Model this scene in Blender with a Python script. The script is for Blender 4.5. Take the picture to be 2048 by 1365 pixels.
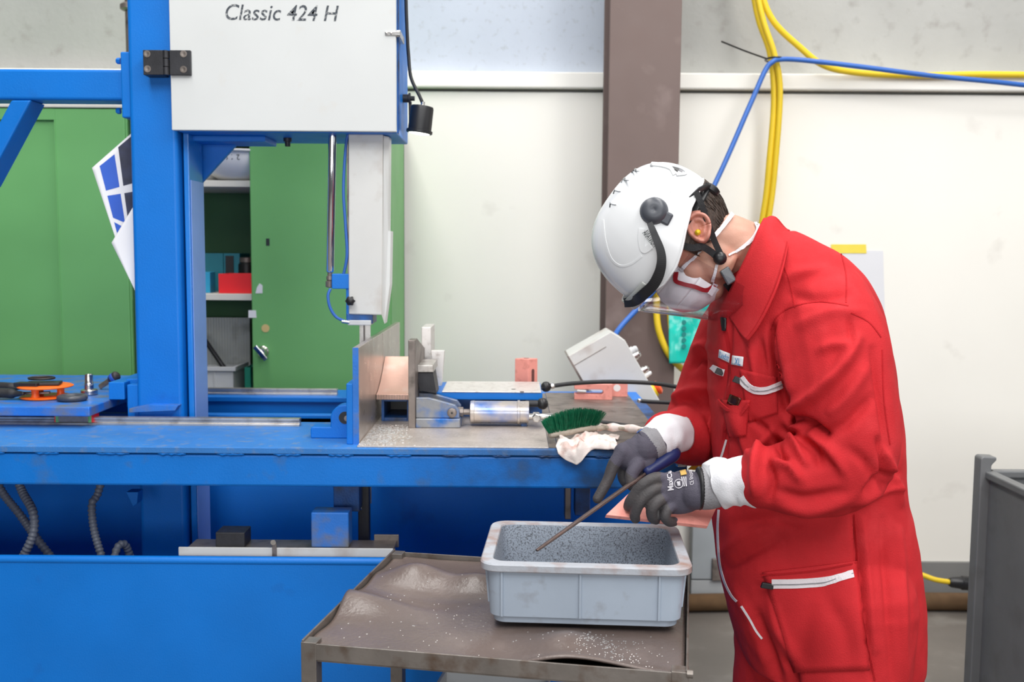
import bpy, math, random
from mathutils import Vector, Matrix, noise
from mathutils.bvhtree import BVHTree
for _o in list(bpy.data.objects): bpy.data.objects.remove(_o)
scene = bpy.context.scene
COL = scene.collection
random.seed(7)
R = math.radians

# ---------------------------------------------------------------- camera
FPX = 2000.0
CAM = Vector((0, 0, 1.55))
TILT, ROLL = math.atan(177.5 / FPX), R(0.4)
CROT = Matrix.Rotation(math.pi / 2 - TILT, 3, 'X') @ Matrix.Rotation(ROLL, 3, 'Z')
cd = bpy.data.cameras.new('camera'); cam = bpy.data.objects.new('camera', cd); COL.objects.link(cam)
cd.sensor_width = 36; cd.lens = 36 * FPX / 2048; cd.clip_start = .05
cam.matrix_world = Matrix.Translation(CAM) @ CROT.to_4x4()
cd.dof.use_dof = True; cd.dof.focus_distance = 2.1; cd.dof.aperture_fstop = 5.0
scene.camera = cam

# ---------------------------------------------------------------- world, lights, exposure
w = bpy.data.worlds.new('world'); scene.world = w; w.use_nodes = True
w.node_tree.nodes['Background'].inputs[0].default_value = (.93, .97, 1, 1)
w.node_tree.nodes['Background'].inputs[1].default_value = .16
def area(name, loc, target, sx, sy, power, col=(1, 1, 1)):
    l = bpy.data.lights.new(name, 'AREA'); l.shape = 'RECTANGLE'; l.size = sx; l.size_y = sy; l.energy = power; l.color = col
    o = bpy.data.objects.new(name, l); COL.objects.link(o); o.location = loc
    o.rotation_euler = (Vector(target) - Vector(loc)).to_track_quat('-Z', 'Y').to_euler()
    return o
area('hall_ceiling_light', (-1.2, 1.6, 5.2), (-1.2, 2.2, 0), 1.0, 6, 330, (1, .98, .95))
area('hall_ceiling_light', (2.0, 1.8, 5.2), (1.8, 2.5, 0), 1.0, 6, 370, (1, .98, .95))
area('hall_skylight', (.9, -2.6, 5.4), (.2, 3.2, 1.2), 6, 2.4, 370, (.97, .985, 1))
area('hall_window_light', (.4, -4.6, 1.8), (-.4, 3, .9), 6, 1.6, 250, (.97, .985, 1))
area('hall_side_fill', (5.6, 1.2, 3.0), (-.6, 2.9, 1.3), 3.5, 2, 55, (.98, .99, 1))  # unseen fill light added to brighten faces turned right
vs = scene.view_settings
vs.view_transform = 'Standard'; vs.look = 'None'; vs.exposure = -0.74; vs.gamma = 1; vs.use_curve_mapping = False

# ---------------------------------------------------------------- helpers
def ray(px, py):
    return (CROT @ Vector(((px - 1024) / FPX, -(py - 682.5) / FPX, -1))).normalized()
def U(px, py, D):
    d = ray(px, py); return CAM + d * ((D - CAM.y) / d.y)
def UZ(px, py, z):
    d = ray(px, py); return CAM + d * ((z - CAM.z) / d.z)
def topx(p):
    q = CROT.transposed() @ (Vector(p) - CAM)
    return (1024 + FPX * q.x / -q.z, 682.5 - FPX * q.y / -q.z)
def XX(px, D, py=700): return U(px, py, D).x
def ZZ(py, D, px=1024): return U(px, py, D).z

def spline(pts, n=8):
    """Catmull-Rom through tuples of any length"""
    pts = [tuple(p) for p in pts]; out = []
    P = [pts[0]] + pts + [pts[-1]]
    for i in range(1, len(P) - 2):
        a, b, c, d = P[i - 1], P[i], P[i + 1], P[i + 2]
        for k in range(n):
            t = k / n
            out.append(tuple(.5 * (2 * b[j] + (c[j] - a[j]) * t + (2 * a[j] - 5 * b[j] + 4 * c[j] - d[j]) * t * t + (3 * b[j] - a[j] - 3 * c[j] + d[j]) * t ** 3) for j in range(len(b))))
    out.append(pts[-1]); return out
def pxpath(pts, n=8):
    """(px,py,D) -> smooth world path"""
    return [Vector(p) for p in spline([tuple(U(*p)) for p in pts], n)]

class MB:
    def __init__(s): s.v = []; s.f = []
    def add(s, vs, fs):
        o = len(s.v); s.v += [Vector(v) for v in vs]; s.f += [tuple(i + o for i in f) for f in fs]; return s
    def box(s, x0, x1, y0, y1, z0, z1):
        return s.add([(x, y, z) for z in (z0, z1) for y in (y0, y1) for x in (x0, x1)],
                     [(0, 2, 3, 1), (4, 5, 7, 6), (0, 1, 5, 4), (2, 6, 7, 3), (0, 4, 6, 2), (1, 3, 7, 5)])
    def obox(s, c, a, b, e):
        c, a, b, e = map(Vector, (c, a, b, e))
        if a.cross(b).dot(e) < 0: a = -a
        return s.add([c + a * x + b * y + e * z for z in (-1, 1) for y in (-1, 1) for x in (-1, 1)],
                     [(0, 2, 3, 1), (4, 5, 7, 6), (0, 1, 5, 4), (2, 6, 7, 3), (0, 4, 6, 2), (1, 3, 7, 5)])
    def prism(s, pts, vec):
        pts = [Vector(p) for p in pts]; vec = Vector(vec); n = len(pts)
        nn = sum(((pts[i] - pts[0]).cross(pts[(i + 1) % n] - pts[0]) for i in range(n)), Vector())
        if nn.dot(vec) > 0: pts = pts[::-1]
        return s.add(pts + [p + vec for p in pts],
                     [tuple(range(n)), tuple(range(2 * n - 1, n - 1, -1))] + [(i, i + n, (i + 1) % n + n, (i + 1) % n) for i in range(n)])
    def rings(s, rs, cap0=True, cap1=True, closed=True):
        n = len(rs[0]); vs = [p for r in rs for p in r]; fs = []
        for i in range(len(rs) - 1):
            for k in range(n if closed else n - 1):
                fs.append((i * n + k, i * n + (k + 1) % n, (i + 1) * n + (k + 1) % n, (i + 1) * n + k))
        if cap0: fs.append(tuple(range(n - 1, -1, -1)))
        if cap1: fs.append(tuple(range((len(rs) - 1) * n, len(rs) * n)))
        return s.add(vs, fs)
    def tube(s, path, r, n=10, cap=True, flat=1.0, up=None):
        path = [Vector(p) for p in path]; m = len(path); rs = []
        if not hasattr(r, '__len__'): r = [r] * m
        ref = Vector(up) if up else None
        for i in range(m):
            t = (path[min(i + 1, m - 1)] - path[max(i - 1, 0)]).normalized()
            if ref is None: ref = t.orthogonal()
            ref = (ref - t * ref.dot(t))
            if ref.length < 1e-6: ref = t.orthogonal()
            ref.normalize(); b = t.cross(ref)
            rs.append([path[i] + (ref * math.cos(2 * math.pi * k / n) * flat + b * math.sin(2 * math.pi * k / n)) * r[i] for k in range(n)])
        return s.rings(rs, cap, cap)
    def lathe(s, o, axis, prof, n=24, cap=True):
        o = Vector(o); ax = Vector(axis).normalized(); a = ax.orthogonal().normalized(); b = ax.cross(a)
        return s.rings([[o + ax * h + (a * math.cos(2 * math.pi * k / n) + b * math.sin(2 * math.pi * k / n)) * max(r, 1e-5) for k in range(n)] for r, h in prof], cap, cap)
    def cyl(s, a, b, r, n=20):
        a, b = Vector(a), Vector(b); return s.lathe(a, b - a, [(r, 0), (r, (b - a).length)], n)
    def ball(s, c, r, n=16, sc=(1, 1, 1)):
        c = Vector(c)
        k = len(s.v); s.lathe((0, 0, 0), (0, 0, 1), [(r * math.sin(math.pi * i / n), -r * math.cos(math.pi * i / n)) for i in range(n + 1)], n * 2, False)
        for i in range(k, len(s.v)): v = s.v[i]; s.v[i] = c + Vector((v.x * sc[0], v.y * sc[1], v.z * sc[2]))
        return s
    def grid(s, fn, nu, nv):
        vs = [fn(i / nu, j / nv) for j in range(nv + 1) for i in range(nu + 1)]
        return s.add(vs, [(j * (nu + 1) + i, j * (nu + 1) + i + 1, (j + 1) * (nu + 1) + i + 1, (j + 1) * (nu + 1) + i) for j in range(nv) for i in range(nu)])
    def mesh(s, name='mesh'):
        me = bpy.data.meshes.new(name); me.from_pydata([tuple(v) for v in s.v], [], s.f); me.update(); return me
    def build(s, name, mat, parent=None, bevel=0, smooth=None, solid=0, sub=0, seg=2):
        off = Vector()
        q = parent
        while q is not None: off += q.location; q = q.parent
        me = bpy.data.meshes.new(name); me.from_pydata([tuple(v - off) for v in s.v], [], s.f); me.update()
        o = bpy.data.objects.new(name, me); COL.objects.link(o); me.materials.append(mat)
        if parent: o.parent = parent
        if smooth:
            me.polygons.foreach_set('use_smooth', [True] * len(me.polygons))
            if smooth is not True: me.set_sharp_from_angle(angle=R(smooth))
        if solid:
            m = o.modifiers.new('solid', 'SOLIDIFY'); m.thickness = solid; m.offset = 0
        if sub:
            m = o.modifiers.new('sub', 'SUBSURF'); m.levels = m.render_levels = sub
        if bevel:
            m = o.modifiers.new('bevel', 'BEVEL'); m.width = bevel; m.segments = seg; m.limit_method = 'ANGLE'; m.angle_limit = R(40)
        return o
def tag(o, label, cat, group=None, kind=None):
    o['label'] = label; o['category'] = cat
    if group: o['group'] = group
    if kind: o['kind'] = kind
    return o
def thing(name, label, cat, loc=(0, 0, 0), group=None):
    o = bpy.data.objects.new(name, None); COL.objects.link(o); o.location = loc; o.empty_display_size = .05
    return tag(o, label, cat, group)
def struct(o): o['kind'] = 'structure'; return o

def text_mesh(body, shear=0, bold=0):
    cu = bpy.data.curves.new('lettering', 'FONT'); cu.body = body; cu.shear = shear; cu.offset = bold; cu.resolution_u = 4
    o = bpy.data.objects.new('lettering', cu); COL.objects.link(o)
    dg = bpy.context.evaluated_depsgraph_get(); me = bpy.data.meshes.new_from_object(o.evaluated_get(dg))
    vs = [v.co.copy() for v in me.vertices]; fs = [tuple(p.vertices) for p in me.polygons]
    bpy.data.objects.remove(o); bpy.data.meshes.remove(me)
    x0 = min(v.x for v in vs); x1 = max(v.x for v in vs); y0 = min(v.y for v in vs); y1 = max(v.y for v in vs)
    return [((v.x - x0) / (x1 - x0), (v.y - y0) / (y1 - y0)) for v in vs], fs
def lettering(name, body, o, ux, uy, mat, parent, shear=0, bold=0):
    """flat text: lower-left corner o, full-width vector ux, full-height vector uy"""
    uv, fs = text_mesh(body, shear, bold); o, ux, uy = map(Vector, (o, ux, uy))
    return MB().add([o + ux * a + uy * b for a, b in uv], fs).build(name, mat, parent)

# ---------------------------------------------------------------- materials
def M(name, col, rough=.5, metal=0, var=.08, vscale=6, grime=None, bump=0, bscale=80, stretch=None, spec=.5, sheen=0, rvar=.1):
    m = bpy.data.materials.new(name); m.use_nodes = True; nt = m.node_tree; b = nt.nodes['Principled BSDF']; L = nt.links.new
    b.inputs['Roughness'].default_value = rough; b.inputs['Metallic'].default_value = metal; b.inputs['Specular IOR Level'].default_value = spec
    if sheen: b.inputs['Sheen Weight'].default_value = sheen; b.inputs['Sheen Roughness'].default_value = .5
    tc = nt.nodes.new('ShaderNodeTexCoord'); vec = tc.outputs['Object']
    if stretch:
        mp = nt.nodes.new('ShaderNodeMapping'); mp.inputs['Scale'].default_value = stretch; L(vec, mp.inputs[0]); vec = mp.outputs[0]
    def nz(sc, det=5):
        n = nt.nodes.new('ShaderNodeTexNoise'); n.inputs['Scale'].default_value = sc; n.inputs['Detail'].default_value = det; L(vec, n.inputs['Vector']); return n.outputs['Fac']
    def ramp(fac, a, c0, c1, bb):
        r = nt.nodes.new('ShaderNodeValToRGB'); r.color_ramp.elements[0].position = a; r.color_ramp.elements[1].position = bb
        r.color_ramp.elements[0].color = (*c0, 1); r.color_ramp.elements[1].color = (*c1, 1); L(fac, r.inputs[0]); return r.outputs[0]
    lo = tuple(c * (1 - var) for c in col); hi = tuple(min(1, c * (1 + var)) for c in col)
    f1 = nz(vscale); c = ramp(f1, .3, lo, hi, .7)
    if grime:
        gc, amt, gs = grime
        g = ramp(nz(gs, 8), .62 - .25 * amt, (0, 0, 0), (1, 1, 1), .80 - .15 * amt)
        mx = nt.nodes.new('ShaderNodeMix'); mx.data_type = 'RGBA'; L(g, mx.inputs[0]); L(c, mx.inputs[6]); mx.inputs[7].default_value = (*gc, 1); c = mx.outputs[2]
    L(c, b.inputs['Base Color'])
    if rvar:
        rr = nt.nodes.new('ShaderNodeMapRange'); rr.inputs[3].default_value = max(.02, rough - rvar); rr.inputs[4].default_value = min(1, rough + rvar); L(nz(vscale * 3), rr.inputs[0]); L(rr.outputs[0], b.inputs['Roughness'])
    if bump:
        bp = nt.nodes.new('ShaderNodeBump'); bp.inputs['Strength'].default_value = bump; bp.inputs['Distance'].default_value = .003; L(nz(bscale, 3), bp.inputs['Height']); L(bp.outputs[0], b.inputs['Normal'])
    return m
def emis(name, col, st):
    m = bpy.data.materials.new(name); m.use_nodes = True; b = m.node_tree.nodes['Principled BSDF']
    b.inputs['Emission Color'].default_value = (*col, 1); b.inputs['Emission Strength'].default_value = st; b.inputs['Base Color'].default_value = (*col, 1); return m

BLUE = M('blue machine paint', (.002, .165, .60), .42, 0, .06, 5, ((.006, .12, .46), -.1, 9), .12, 260, None, .35)
def oily(m, x0, x1, col):
    """oil and dirt gathered on the part of the machine where the work is done (object x from x0 to x1)"""
    nt = m.node_tree; L = nt.links.new; b = nt.nodes['Principled BSDF']; src = b.inputs['Base Color'].links[0].from_socket
    tc = nt.nodes.new('ShaderNodeTexCoord'); sx = nt.nodes.new('ShaderNodeSeparateXYZ'); L(tc.outputs['Object'], sx.inputs[0])
    mr = nt.nodes.new('ShaderNodeMapRange'); mr.inputs[1].default_value = x0; mr.inputs[2].default_value = x1; L(sx.outputs[0], mr.inputs[0])
    n = nt.nodes.new('ShaderNodeTexNoise'); n.inputs['Scale'].default_value = 14; n.inputs['Detail'].default_value = 8; L(tc.outputs['Object'], n.inputs['Vector'])
    r2 = nt.nodes.new('ShaderNodeMapRange'); r2.inputs[1].default_value = .35; r2.inputs[2].default_value = .62; L(n.outputs[0], r2.inputs[0])
    r2.inputs[3].default_value = .25
    mu = nt.nodes.new('ShaderNodeMath'); mu.operation = 'MULTIPLY'; L(mr.outputs[0], mu.inputs[0]); L(r2.outputs[0], mu.inputs[1])
    mx = nt.nodes.new('ShaderNodeMix'); mx.data_type = 'RGBA'; L(mu.outputs[0], mx.inputs[0]); L(src, mx.inputs[6]); mx.inputs[7].default_value = (*col, 1); L(mx.outputs[2], b.inputs['Base Color']); return m
BLUEBED = oily(M('blue bed paint with oily end', (.002, .165, .60), .42, 0, .08, 6, ((.05, .14, .33), .15, 14), .12, 260, None, .35), .15, .85, (.012, .035, .085))
BLUEDUST = oily(M('dusty blue bed top paint', (.035, .185, .52), .5, 0, .1, 6, ((.13, .21, .36), .35, 40), .2, 260, None, .3), .15, .85, (.05, .06, .08))
BLUEG = M('glossy blue paint', (.006, .19, .62), .24, 0, .05, 5, None, .05, 260, None, .7)
BLUELIT = M('blue paint with painted side light', (.21, .36, .78), .4, 0, .06, 6, None, .08, 200)  # machine blue made pale, side light put into the colour
BLUEW = M('worn blue paint', (.02, .17, .60), .45, .1, .15, 9, ((.16, .17, .19), .65, 16), .15, 200)
BLUED = M('oily blue paint', (.010, .085, .30), .4, .1, .2, 9, ((.02, .022, .03), .8, 14), .15, 200)
WHITEP = M('light grey coated sheet', (.63, .645, .64), .45, 0, .03, 4, ((.62, .61, .58), -.1, 14), .03, 200)
WHITEG = M('grimy light grey sheet', (.62, .62, .60), .5, 0, .05, 5, ((.46, .41, .37), .25, 9), .05, 100)
STEELB = M('bright ground steel', (.72, .69, .66), .4, .5, .06, 20, ((.45, .40, .37), .3, 60), .04, 150)
STEEL = M('ground steel', (.56, .53, .50), .33, .85, .12, 12, ((.32, .28, .25), .5, 25), .06, 150)
STEELD = M('dark oily steel', (.24, .205, .185), .42, .6, .18, 10, ((.10, .085, .075), .5, 22), .1, 120)
TABLE = M('worn machine table steel', (.52, .46, .42), .42, .55, .14, 16, ((.62, .58, .54), .5, 120), .15, 300)
CAST = M('painted cast jaw steel', (.26, .27, .29), .4, .6, .15, 12, ((.02, .13, .42), .6, 18), .12, 120)
CHROME = M('chrome', (.8, .8, .82), .1, 1, .02, 5, rvar=.03)
NICKEL = M('nickel plated steel', (.62, .60, .58), .25, 1, .08, 20)
BLACK = M('black plastic', (.012, .012, .014), .4, 0, .2)
BLACKR = M('black rubber', (.02, .02, .022), .55, 0, .2, 20, None, .1, 200)
DARKH = M('blackened steel', (.035, .035, .04), .45, .4, .2, 20, None, .1, 200)
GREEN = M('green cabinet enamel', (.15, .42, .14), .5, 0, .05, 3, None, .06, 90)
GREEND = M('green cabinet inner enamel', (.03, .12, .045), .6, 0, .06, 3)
CREAM = M('cream shelf enamel', (.68, .65, .58), .5, 0, .04)
WALLW = M('off white painted wall panel', (.88, .855, .79), .65, 0, .02, 2, ((.72, .69, .63), -.1, 5), .04, 60)
LEDGE = M('cream ledge paint', (.88, .86, .80), .6, 0, .03, 4)
CONC = M('grey concrete', (.40, .40, .38), .85, 0, .08, 3, ((.32, .31, .29), .25, 14), .4, 40)
CONCB = M('pale blue grey concrete panel', (.50, .55, .63), .7, 0, .05, 3, ((.40, .43, .47), .22, 34), .2, 40)
PLINTH = M('grey plinth paint', (.20, .20, .195), .7, 0, .08)
PILLAR = M('brown pillar paint', (.158, .110, .097), .6, 0, .05, 4, ((.24, .18, .165), .2, 6), .04, 80)
FLOORM = M('worn grey brown concrete floor', (.15, .133, .118), .5, 0, .15, 2.5, ((.22, .205, .185), .3, 5), .1, 60)
PINK = M('salmon pink machined plastic', (.78, .30, .25), .5, 0, .06, 20, ((.5, .17, .14), .25, 40), .1, 150)
COPPER = M('pale copper pink cast plate', (.80, .50, .40), .35, .25, .10, 8, ((.88, .70, .62), .5, 12), .08, 100)
BINGREY = M('light grey moulded plastic', (.36, .42, .50), .5, 0, .06, 8, ((.28, .30, .34), .1, 26), .05, 120)
BINRIM = M('scuffed grey plastic rim', (.38, .40, .44), .55, 0, .06, 8, ((.30, .20, .17), .55, 20), .2, 150)
BINDIRT = M('grey plastic speckled with filings', (.30, .34, .40), .6, 0, .08, 8, ((.05, .05, .055), .62, 330), .1, 200)
MATM = M('brown grey rubber matting', (.135, .102, .090), .30, 0, .10, 7, ((.17, .132, .118), .3, 14), .25, 120)
FRAMEM = M('bare rusty steel angle', (.23, .205, .185), .4, .6, .15, 16, ((.13, .085, .06), .4, 24), .1, 100)
YELLOW = M('yellow cable sheath', (.80, .56, .02), .5, 0, .06)
BLUEC = M('blue cable sheath', (.03, .13, .47), .45, 0, .06)
ORANGE = M('orange enamel', (.95, .16, .015), .35, 0, .06)
REDP = M('red plastic', (.85, .012, .018), .45, 0, .04)
TEAL = M('teal plastic', (.012, .20, .26), .5, 0, .1)
TEALB = M('turquoise plastic sleeve', (.02, .62, .50), .2, 0, .12, 10, ((.4, .85, .78), .3, 20), .2, 30)
PAPER = M('white paper', (.74, .74, .77), .7, 0, .02)
PAPERB = M('blue print', (.015, .09, .50), .6, 0, .1)
PAPERD = M('dark photo print', (.02, .025, .06), .6, 0, .4, 30)
INK = M('faded black ink', (.05, .06, .075), .7, 0, .2, 60, ((.62, .63, .62), .42, 170))
INKD = M('dark ink', (.02, .03, .03), .7, 0, .1)
WHITE = M('white plastic', (.80, .80, .80), .35, 0, .02)
GREYC = M('grey painted container steel', (.16, .165, .17), .5, .2, .10, 5, ((.12, .12, .12), .3, 9), .08, 80)
GREYL = M('light grey enamel', (.55, .56, .57), .5, 0, .05)
HOSEB = M('brown ribbed hose', (.19, .115, .06), .5, 0, .15, 20)
GREYH = M('grey ribbed conduit', (.14, .155, .19), .45, 0, .1)
RAG = M('stained white rag', (.78, .70, .66), .85, 0, .06, 20, ((.50, .27, .22), .42, 26), .3, 300)
BRISTLE = M('green bristles', (.006, .15, .07), .45, 0, .4, 120)
WOODW = M('worn pale brush wood', (.45, .40, .33), .7, 0, .2, 30, ((.2, .17, .13), .5, 60), .3, 200)
REDSTOP = M('orange red button', (.85, .10, .02), .4, 0, .05)
CHIPM = M('bright metal filings', (.7, .68, .66), .3, .8, .2)
LAMPE = emis('lit lamp lens', (1, .98, .93), 9)
# ================================================================ the setting
DW = 4.37
def pbox(px0, px1, py0, py1, D0, D1):
    """axis-aligned box whose front face (at depth D0) spans these pixels"""
    pm, pn = (px0 + px1) / 2, (py0 + py1) / 2
    return MB().box(U(px0, pn, D0).x, U(px1, pn, D0).x, D0, D1, U(pm, py1, D0).z, U(pm, py0, D0).z)
struct(MB().box(-7, 7, -5, 8, -.1, 0).build('floor', FLOORM))
ZL0, ZL1 = ZZ(178, DW), ZZ(146, DW)
ZP = ZZ(1125, DW, 1900)
back = struct(MB().box(-7, 7, DW + .06, DW + .26, 0, 6).build('wall_back', CONC))
xs = [-6.0, -4.2, XX(-560, DW), XX(120, DW), XX(786, DW), XX(1286, DW), XX(2130, DW), 3.4, 5.2, 6.8]
for a, b in zip(xs, xs[1:]):
    MB().box(a + .003, b - .003, DW, DW + .06, ZP, ZL0 - .012).build('wall_panel', WALLW, back, .004)
MB().box(XX(800, DW), XX(1208, DW), DW + .04, DW + .06, ZL1, 4.2).build('concrete_panel', CONCB, back)
struct(MB().box(-7, 7, DW - .035, DW + .06, ZL0, ZL1).build('trim_1', LEDGE, None, .006))
struct(MB().box(-7, 7, DW - .01, DW + .06, 0, ZP).build('baseboard_back', PLINTH))
pil = MB(); x0, x1 = XX(1216, 4.02, 300), XX(1358, 4.02, 300)
pil.box(x0, x1, 4.02, 4.034, 0, 5); pil.box((x0 + x1) / 2 - .006, (x0 + x1) / 2 + .006, 4.034, 4.27, 0, 5); pil.box(x0, x1, 4.27, 4.284, 0, 5)
struct(pil.build('trim_2', PILLAR, None, .003))
struct(MB().box(XX(1206, 4.3), XX(1216, 4.3), 4.29, 4.34, ZL1, 5).build('trim_3', DARKH))
# iron drain pipe with flange
t = thing('wall_pipe', 'dark iron pipe with a round flange high on the concrete wall', 'pipe', (XX(258, 4.1, 60), 4.1, 1.9))
c = U(262, 60, 4.1)
MB().lathe((c.x, 4.1, 2.1), (0, 0, 1), [(.021, -1), (.021, .5), (.021, .9)], 20).build('pipe', STEELD, t, smooth=30)
zf = ZZ(22, 4.1, 258)
MB().lathe((c.x, 4.1, zf), (0, 0, 1), [(.03, 0), (.040, .006), (.040, .022), (.03, .03)], 24).build('flange', STEELD, t, smooth=30)

# ================================================================ band saw
ZB = 1.062
XR = .44
saw = thing('band_saw', 'large blue upright band saw with a light grey blade cover', 'saw', (-.5, 2.9, 0))
def sp(mb, name, mat, bevel=.002, parent=saw, **k): return mb.build(name, mat, parent, bevel, **k)
# base
sp(MB().box(-2.3, XR, 2.45, 2.47, 0, .769), 'front_panel', BLUE, .004)
sp(MB().box(-2.3, XR, 2.47, 3.5, 0, .52), 'base_cabinet', BLUE, .004)
lip = MB(); lip.tube([(-2.3, 2.458, .7715), (XR, 2.458, .7715)], .011, 12); sp(lip, 'base_lip', BLUE, 0, smooth=40)
sp(MB().box(-2.3, XR, 3.08, 3.12, .52, 1.04), 'back_panel', BLUE)
# bed
bed = sp(MB().box(-2.3, XR, 2.45, 2.83, ZB - .016, ZB), 'bed_plate', BLUEDUST, .002)
sp(MB().box(-2.3, XR, 2.456, 2.62, .962, ZB - .019), 'bed_beam', BLUEBED, .006)
sp(MB().box(-2.3, XR, 3.31, 3.5, ZB - .016, ZB), 'rear_bed_plate', BLUE)
sp(MB().box(-2.3, XR, 3.33, 3.42, .94, ZB - .016), 'rear_bed_beam', BLUE)
sp(MB().box(-.40, XR, 2.83, 3.31, ZB - .03, ZB), 'cross_bed_plate', BLUED)
sp(MB().box(-.86, -.42, 3.08, 3.12, ZB - .07, ZB - .03), 'cross_bar', BLUE)
for a, b in ((-52, 8), (68, 117), (191, 258), (314, 371), (432, 488), (546, 602), (655, 707), (772, 823), (883, 938), (984, 1022), (1073, 1126), (1190, 1240)):
    z = ZB - .0178; xa, xb = XX(a, 2.45, 915), XX(b, 2.45, 915); m = MB(); n = 10
    pts = [(xa + (xb - xa) * i / n, 2.4545, z + .0012 * math.sin(i * 2.3)) for i in range(n + 1)]
    m.tube(pts, [.0012] + [.0034 + .001 * math.sin(i * 1.9 + a) for i in range(n - 1)] + [.0012], 8); sp(m, 'weld_bead', BLUE if a < 850 else BLUED, 0, smooth=True)
# rails
def rail(xa, xb, y, name='guide_rail'):
    prof = [(-.013, 0), (-.013, .006), (-.009, .009), (-.009, .013), (-.012, .016), (-.012, .022), (.012, .022), (.012, .016), (.009, .013), (.009, .009), (.013, .006), (.013, 0)]
    return sp(MB().prism([(xa, y + a, ZB + b) for a, b in prof], (xb - xa, 0, 0)), name, STEEL, .0006)
rail(-2.3, XX(600, 2.76, 858), 2.765)
rail(XX(330, 3.37, 795), XX(675, 3.37, 795), 3.37)
# steel table on the right
XT0, XT1 = -.385, .40
ts = XX(1098, 2.47, 890)
tbl = MB(); tbl.box(XT0, ts - .001, 2.462, 3.44, ZB, ZB + .004); sp(tbl, 'table_plate', TABLE, .001)
sp(MB().box(ts + .022, XT1, 2.462, 3.12, ZB, ZB + .004), 'table_plate', STEELD, .001)
sp(MB().box(ts + .022, XT1, 3.127, 3.44, ZB, ZB + .004), 'table_plate', STEELD, .001)
sp(MB().box(ts, ts + .021, 2.47, 3.44, ZB, ZB + .001), 'table_slot', STEELD, 0)
# columns
CX0, CX1 = XX(273, 2.83, 800), XX(366, 2.83, 800)
sp(MB().box(CX0, CX1, 2.83, 3.0, 0.5, 2.9), 'column', BLUE, .012, seg=4)
sp(MB().box(CX1 + .006, XX(388, 2.86, 800), 2.86, 2.985, .52, 1.9), 'column_flange', BLUEG, .003)
xf = XX(388, 2.86, 800); sp(MB().box(xf + .0004, xf + .0024, 2.868, 2.984, .55, ZZ(362, 2.9, 400)), 'flange_light_plate', BLUELIT, .0004)  # thin pale plate paints the light on the flange face below the gusset
# gantry arm
ZA1, ZA0 = ZZ(138, 2.86, 120), ZZ(200, 2.86, 120)
sp(MB().box(-2.4, CX0 - .02, 2.86, 2.95, ZA0, ZA1), 'gantry_arm', BLUE, .008, seg=3)
sp(MB().box(CX0 - .026, CX0 + .012, 2.845, 2.98, ZZ(236, 2.85, 250), ZZ(104, 2.85, 250)), 'arm_flange', BLUE, .004)
for py in (122, 222):
    p = U(237, py, 2.9); sp(MB().lathe(p + Vector((-.006, 0, 0)), (1, 0, 0), [(.007, 0), (.009, .004), (.009, .012)], 6), 'flange_bolt', BLUE, 0)
a0 = U(66, 205, 2.86); a1 = U(-4, 330, 2.86)
q = [U(22, 200, 2.86), U(62, 200, 2.86), U(-30, 372, 2.86), U(-70, 372, 2.86)]
sp(MB().prism(q, (0, .09, 0)), 'arm_brace', BLUE, .005)
# head
HX0, HX1 = XX(341, 2.795, 150), XX(792, 2.795, 150); ZH = ZZ(262, 2.795, 560)
head = sp(MB().box(HX0 + .012, HX1, 2.815, 3.1, ZH - .002, 2.7), 'head_housing', BLUE, .003)
cover = sp(MB().box(HX0, HX1, 2.795, 2.8145, ZH, 2.7), 'head_cover', WHITEP, .002)
sp(MB().box(HX1, HX1 + .004, 2.83, 2.845, ZH, 2.7), 'housing_seam', BLUED, 0)
o = U(451, 40, 2.7946); ux = U(678, 43, 2.7946) - o; uy = U(451, 8, 2.7946) - o
ux.y = uy.y = 0; uy = Vector((0, 0, uy.z))
lettering('cover_lettering', 'Classic 424 H', o, ux, uy, INK, cover, .22, .006)
hinge = sp(MB().box(XX(286, 2.785, 125), XX(326, 2.785, 125), 2.785, 2.832, ZZ(150, 2.785, 330), ZZ(100, 2.785, 330)), 'hinge_leaf', DARKH, .0015)
h2 = sp(MB().box(XX(339, 2.785, 125), XX(381, 2.785, 125), 2.785, 2.796, ZZ(150, 2.785, 330), ZZ(100, 2.785, 330)), 'hinge_leaf', DARKH, .0015)
for k in range(3):
    za, zb = ZZ(100, 2.785, 330), ZZ(150, 2.785, 330)
    sp(MB().cyl((XX(332, 2.79, 125), 2.791, za + (zb - za) * (k + .04) / 3), (XX(332, 2.79, 125), 2.791, za + (zb - za) * (k + .96) / 3), .0095, 16), 'hinge_knuckle', DARKH, 0, smooth=40)
for px, py, pa in ((294, 108, hinge), (295, 138, hinge), (367, 108, h2), (367, 139, h2)):
    p = U(px, py, 2.785); MB().lathe(p, (0, -1, 0), [(.0095, 0), (.0095, .0012), (.006, .0015), (.003, .0004)], 16).build('screw', STEELD, pa, smooth=40)
# latch on the cover edge
p = U(781, 67, 2.795)
lat = sp(MB().box(XX(770, 2.793, 67), XX(800, 2.793, 67), 2.7915, 2.795, ZZ(71, 2.793, 781), ZZ(63, 2.793, 781)), 'latch_plate', NICKEL, .001)
for px in (773, 782): MB().lathe(U(px, 67, 2.7915), (0, -1, 0), [(.0035, 0), (.003, .002), (0, .003)], 12).build('rivet', NICKEL, lat, smooth=True)
MB().box(HX1, HX1 + .012, 2.80, 2.90, ZZ(74, 2.8, 800), ZZ(60, 2.8, 800)).build('latch_arm', NICKEL, lat, .002)
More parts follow.
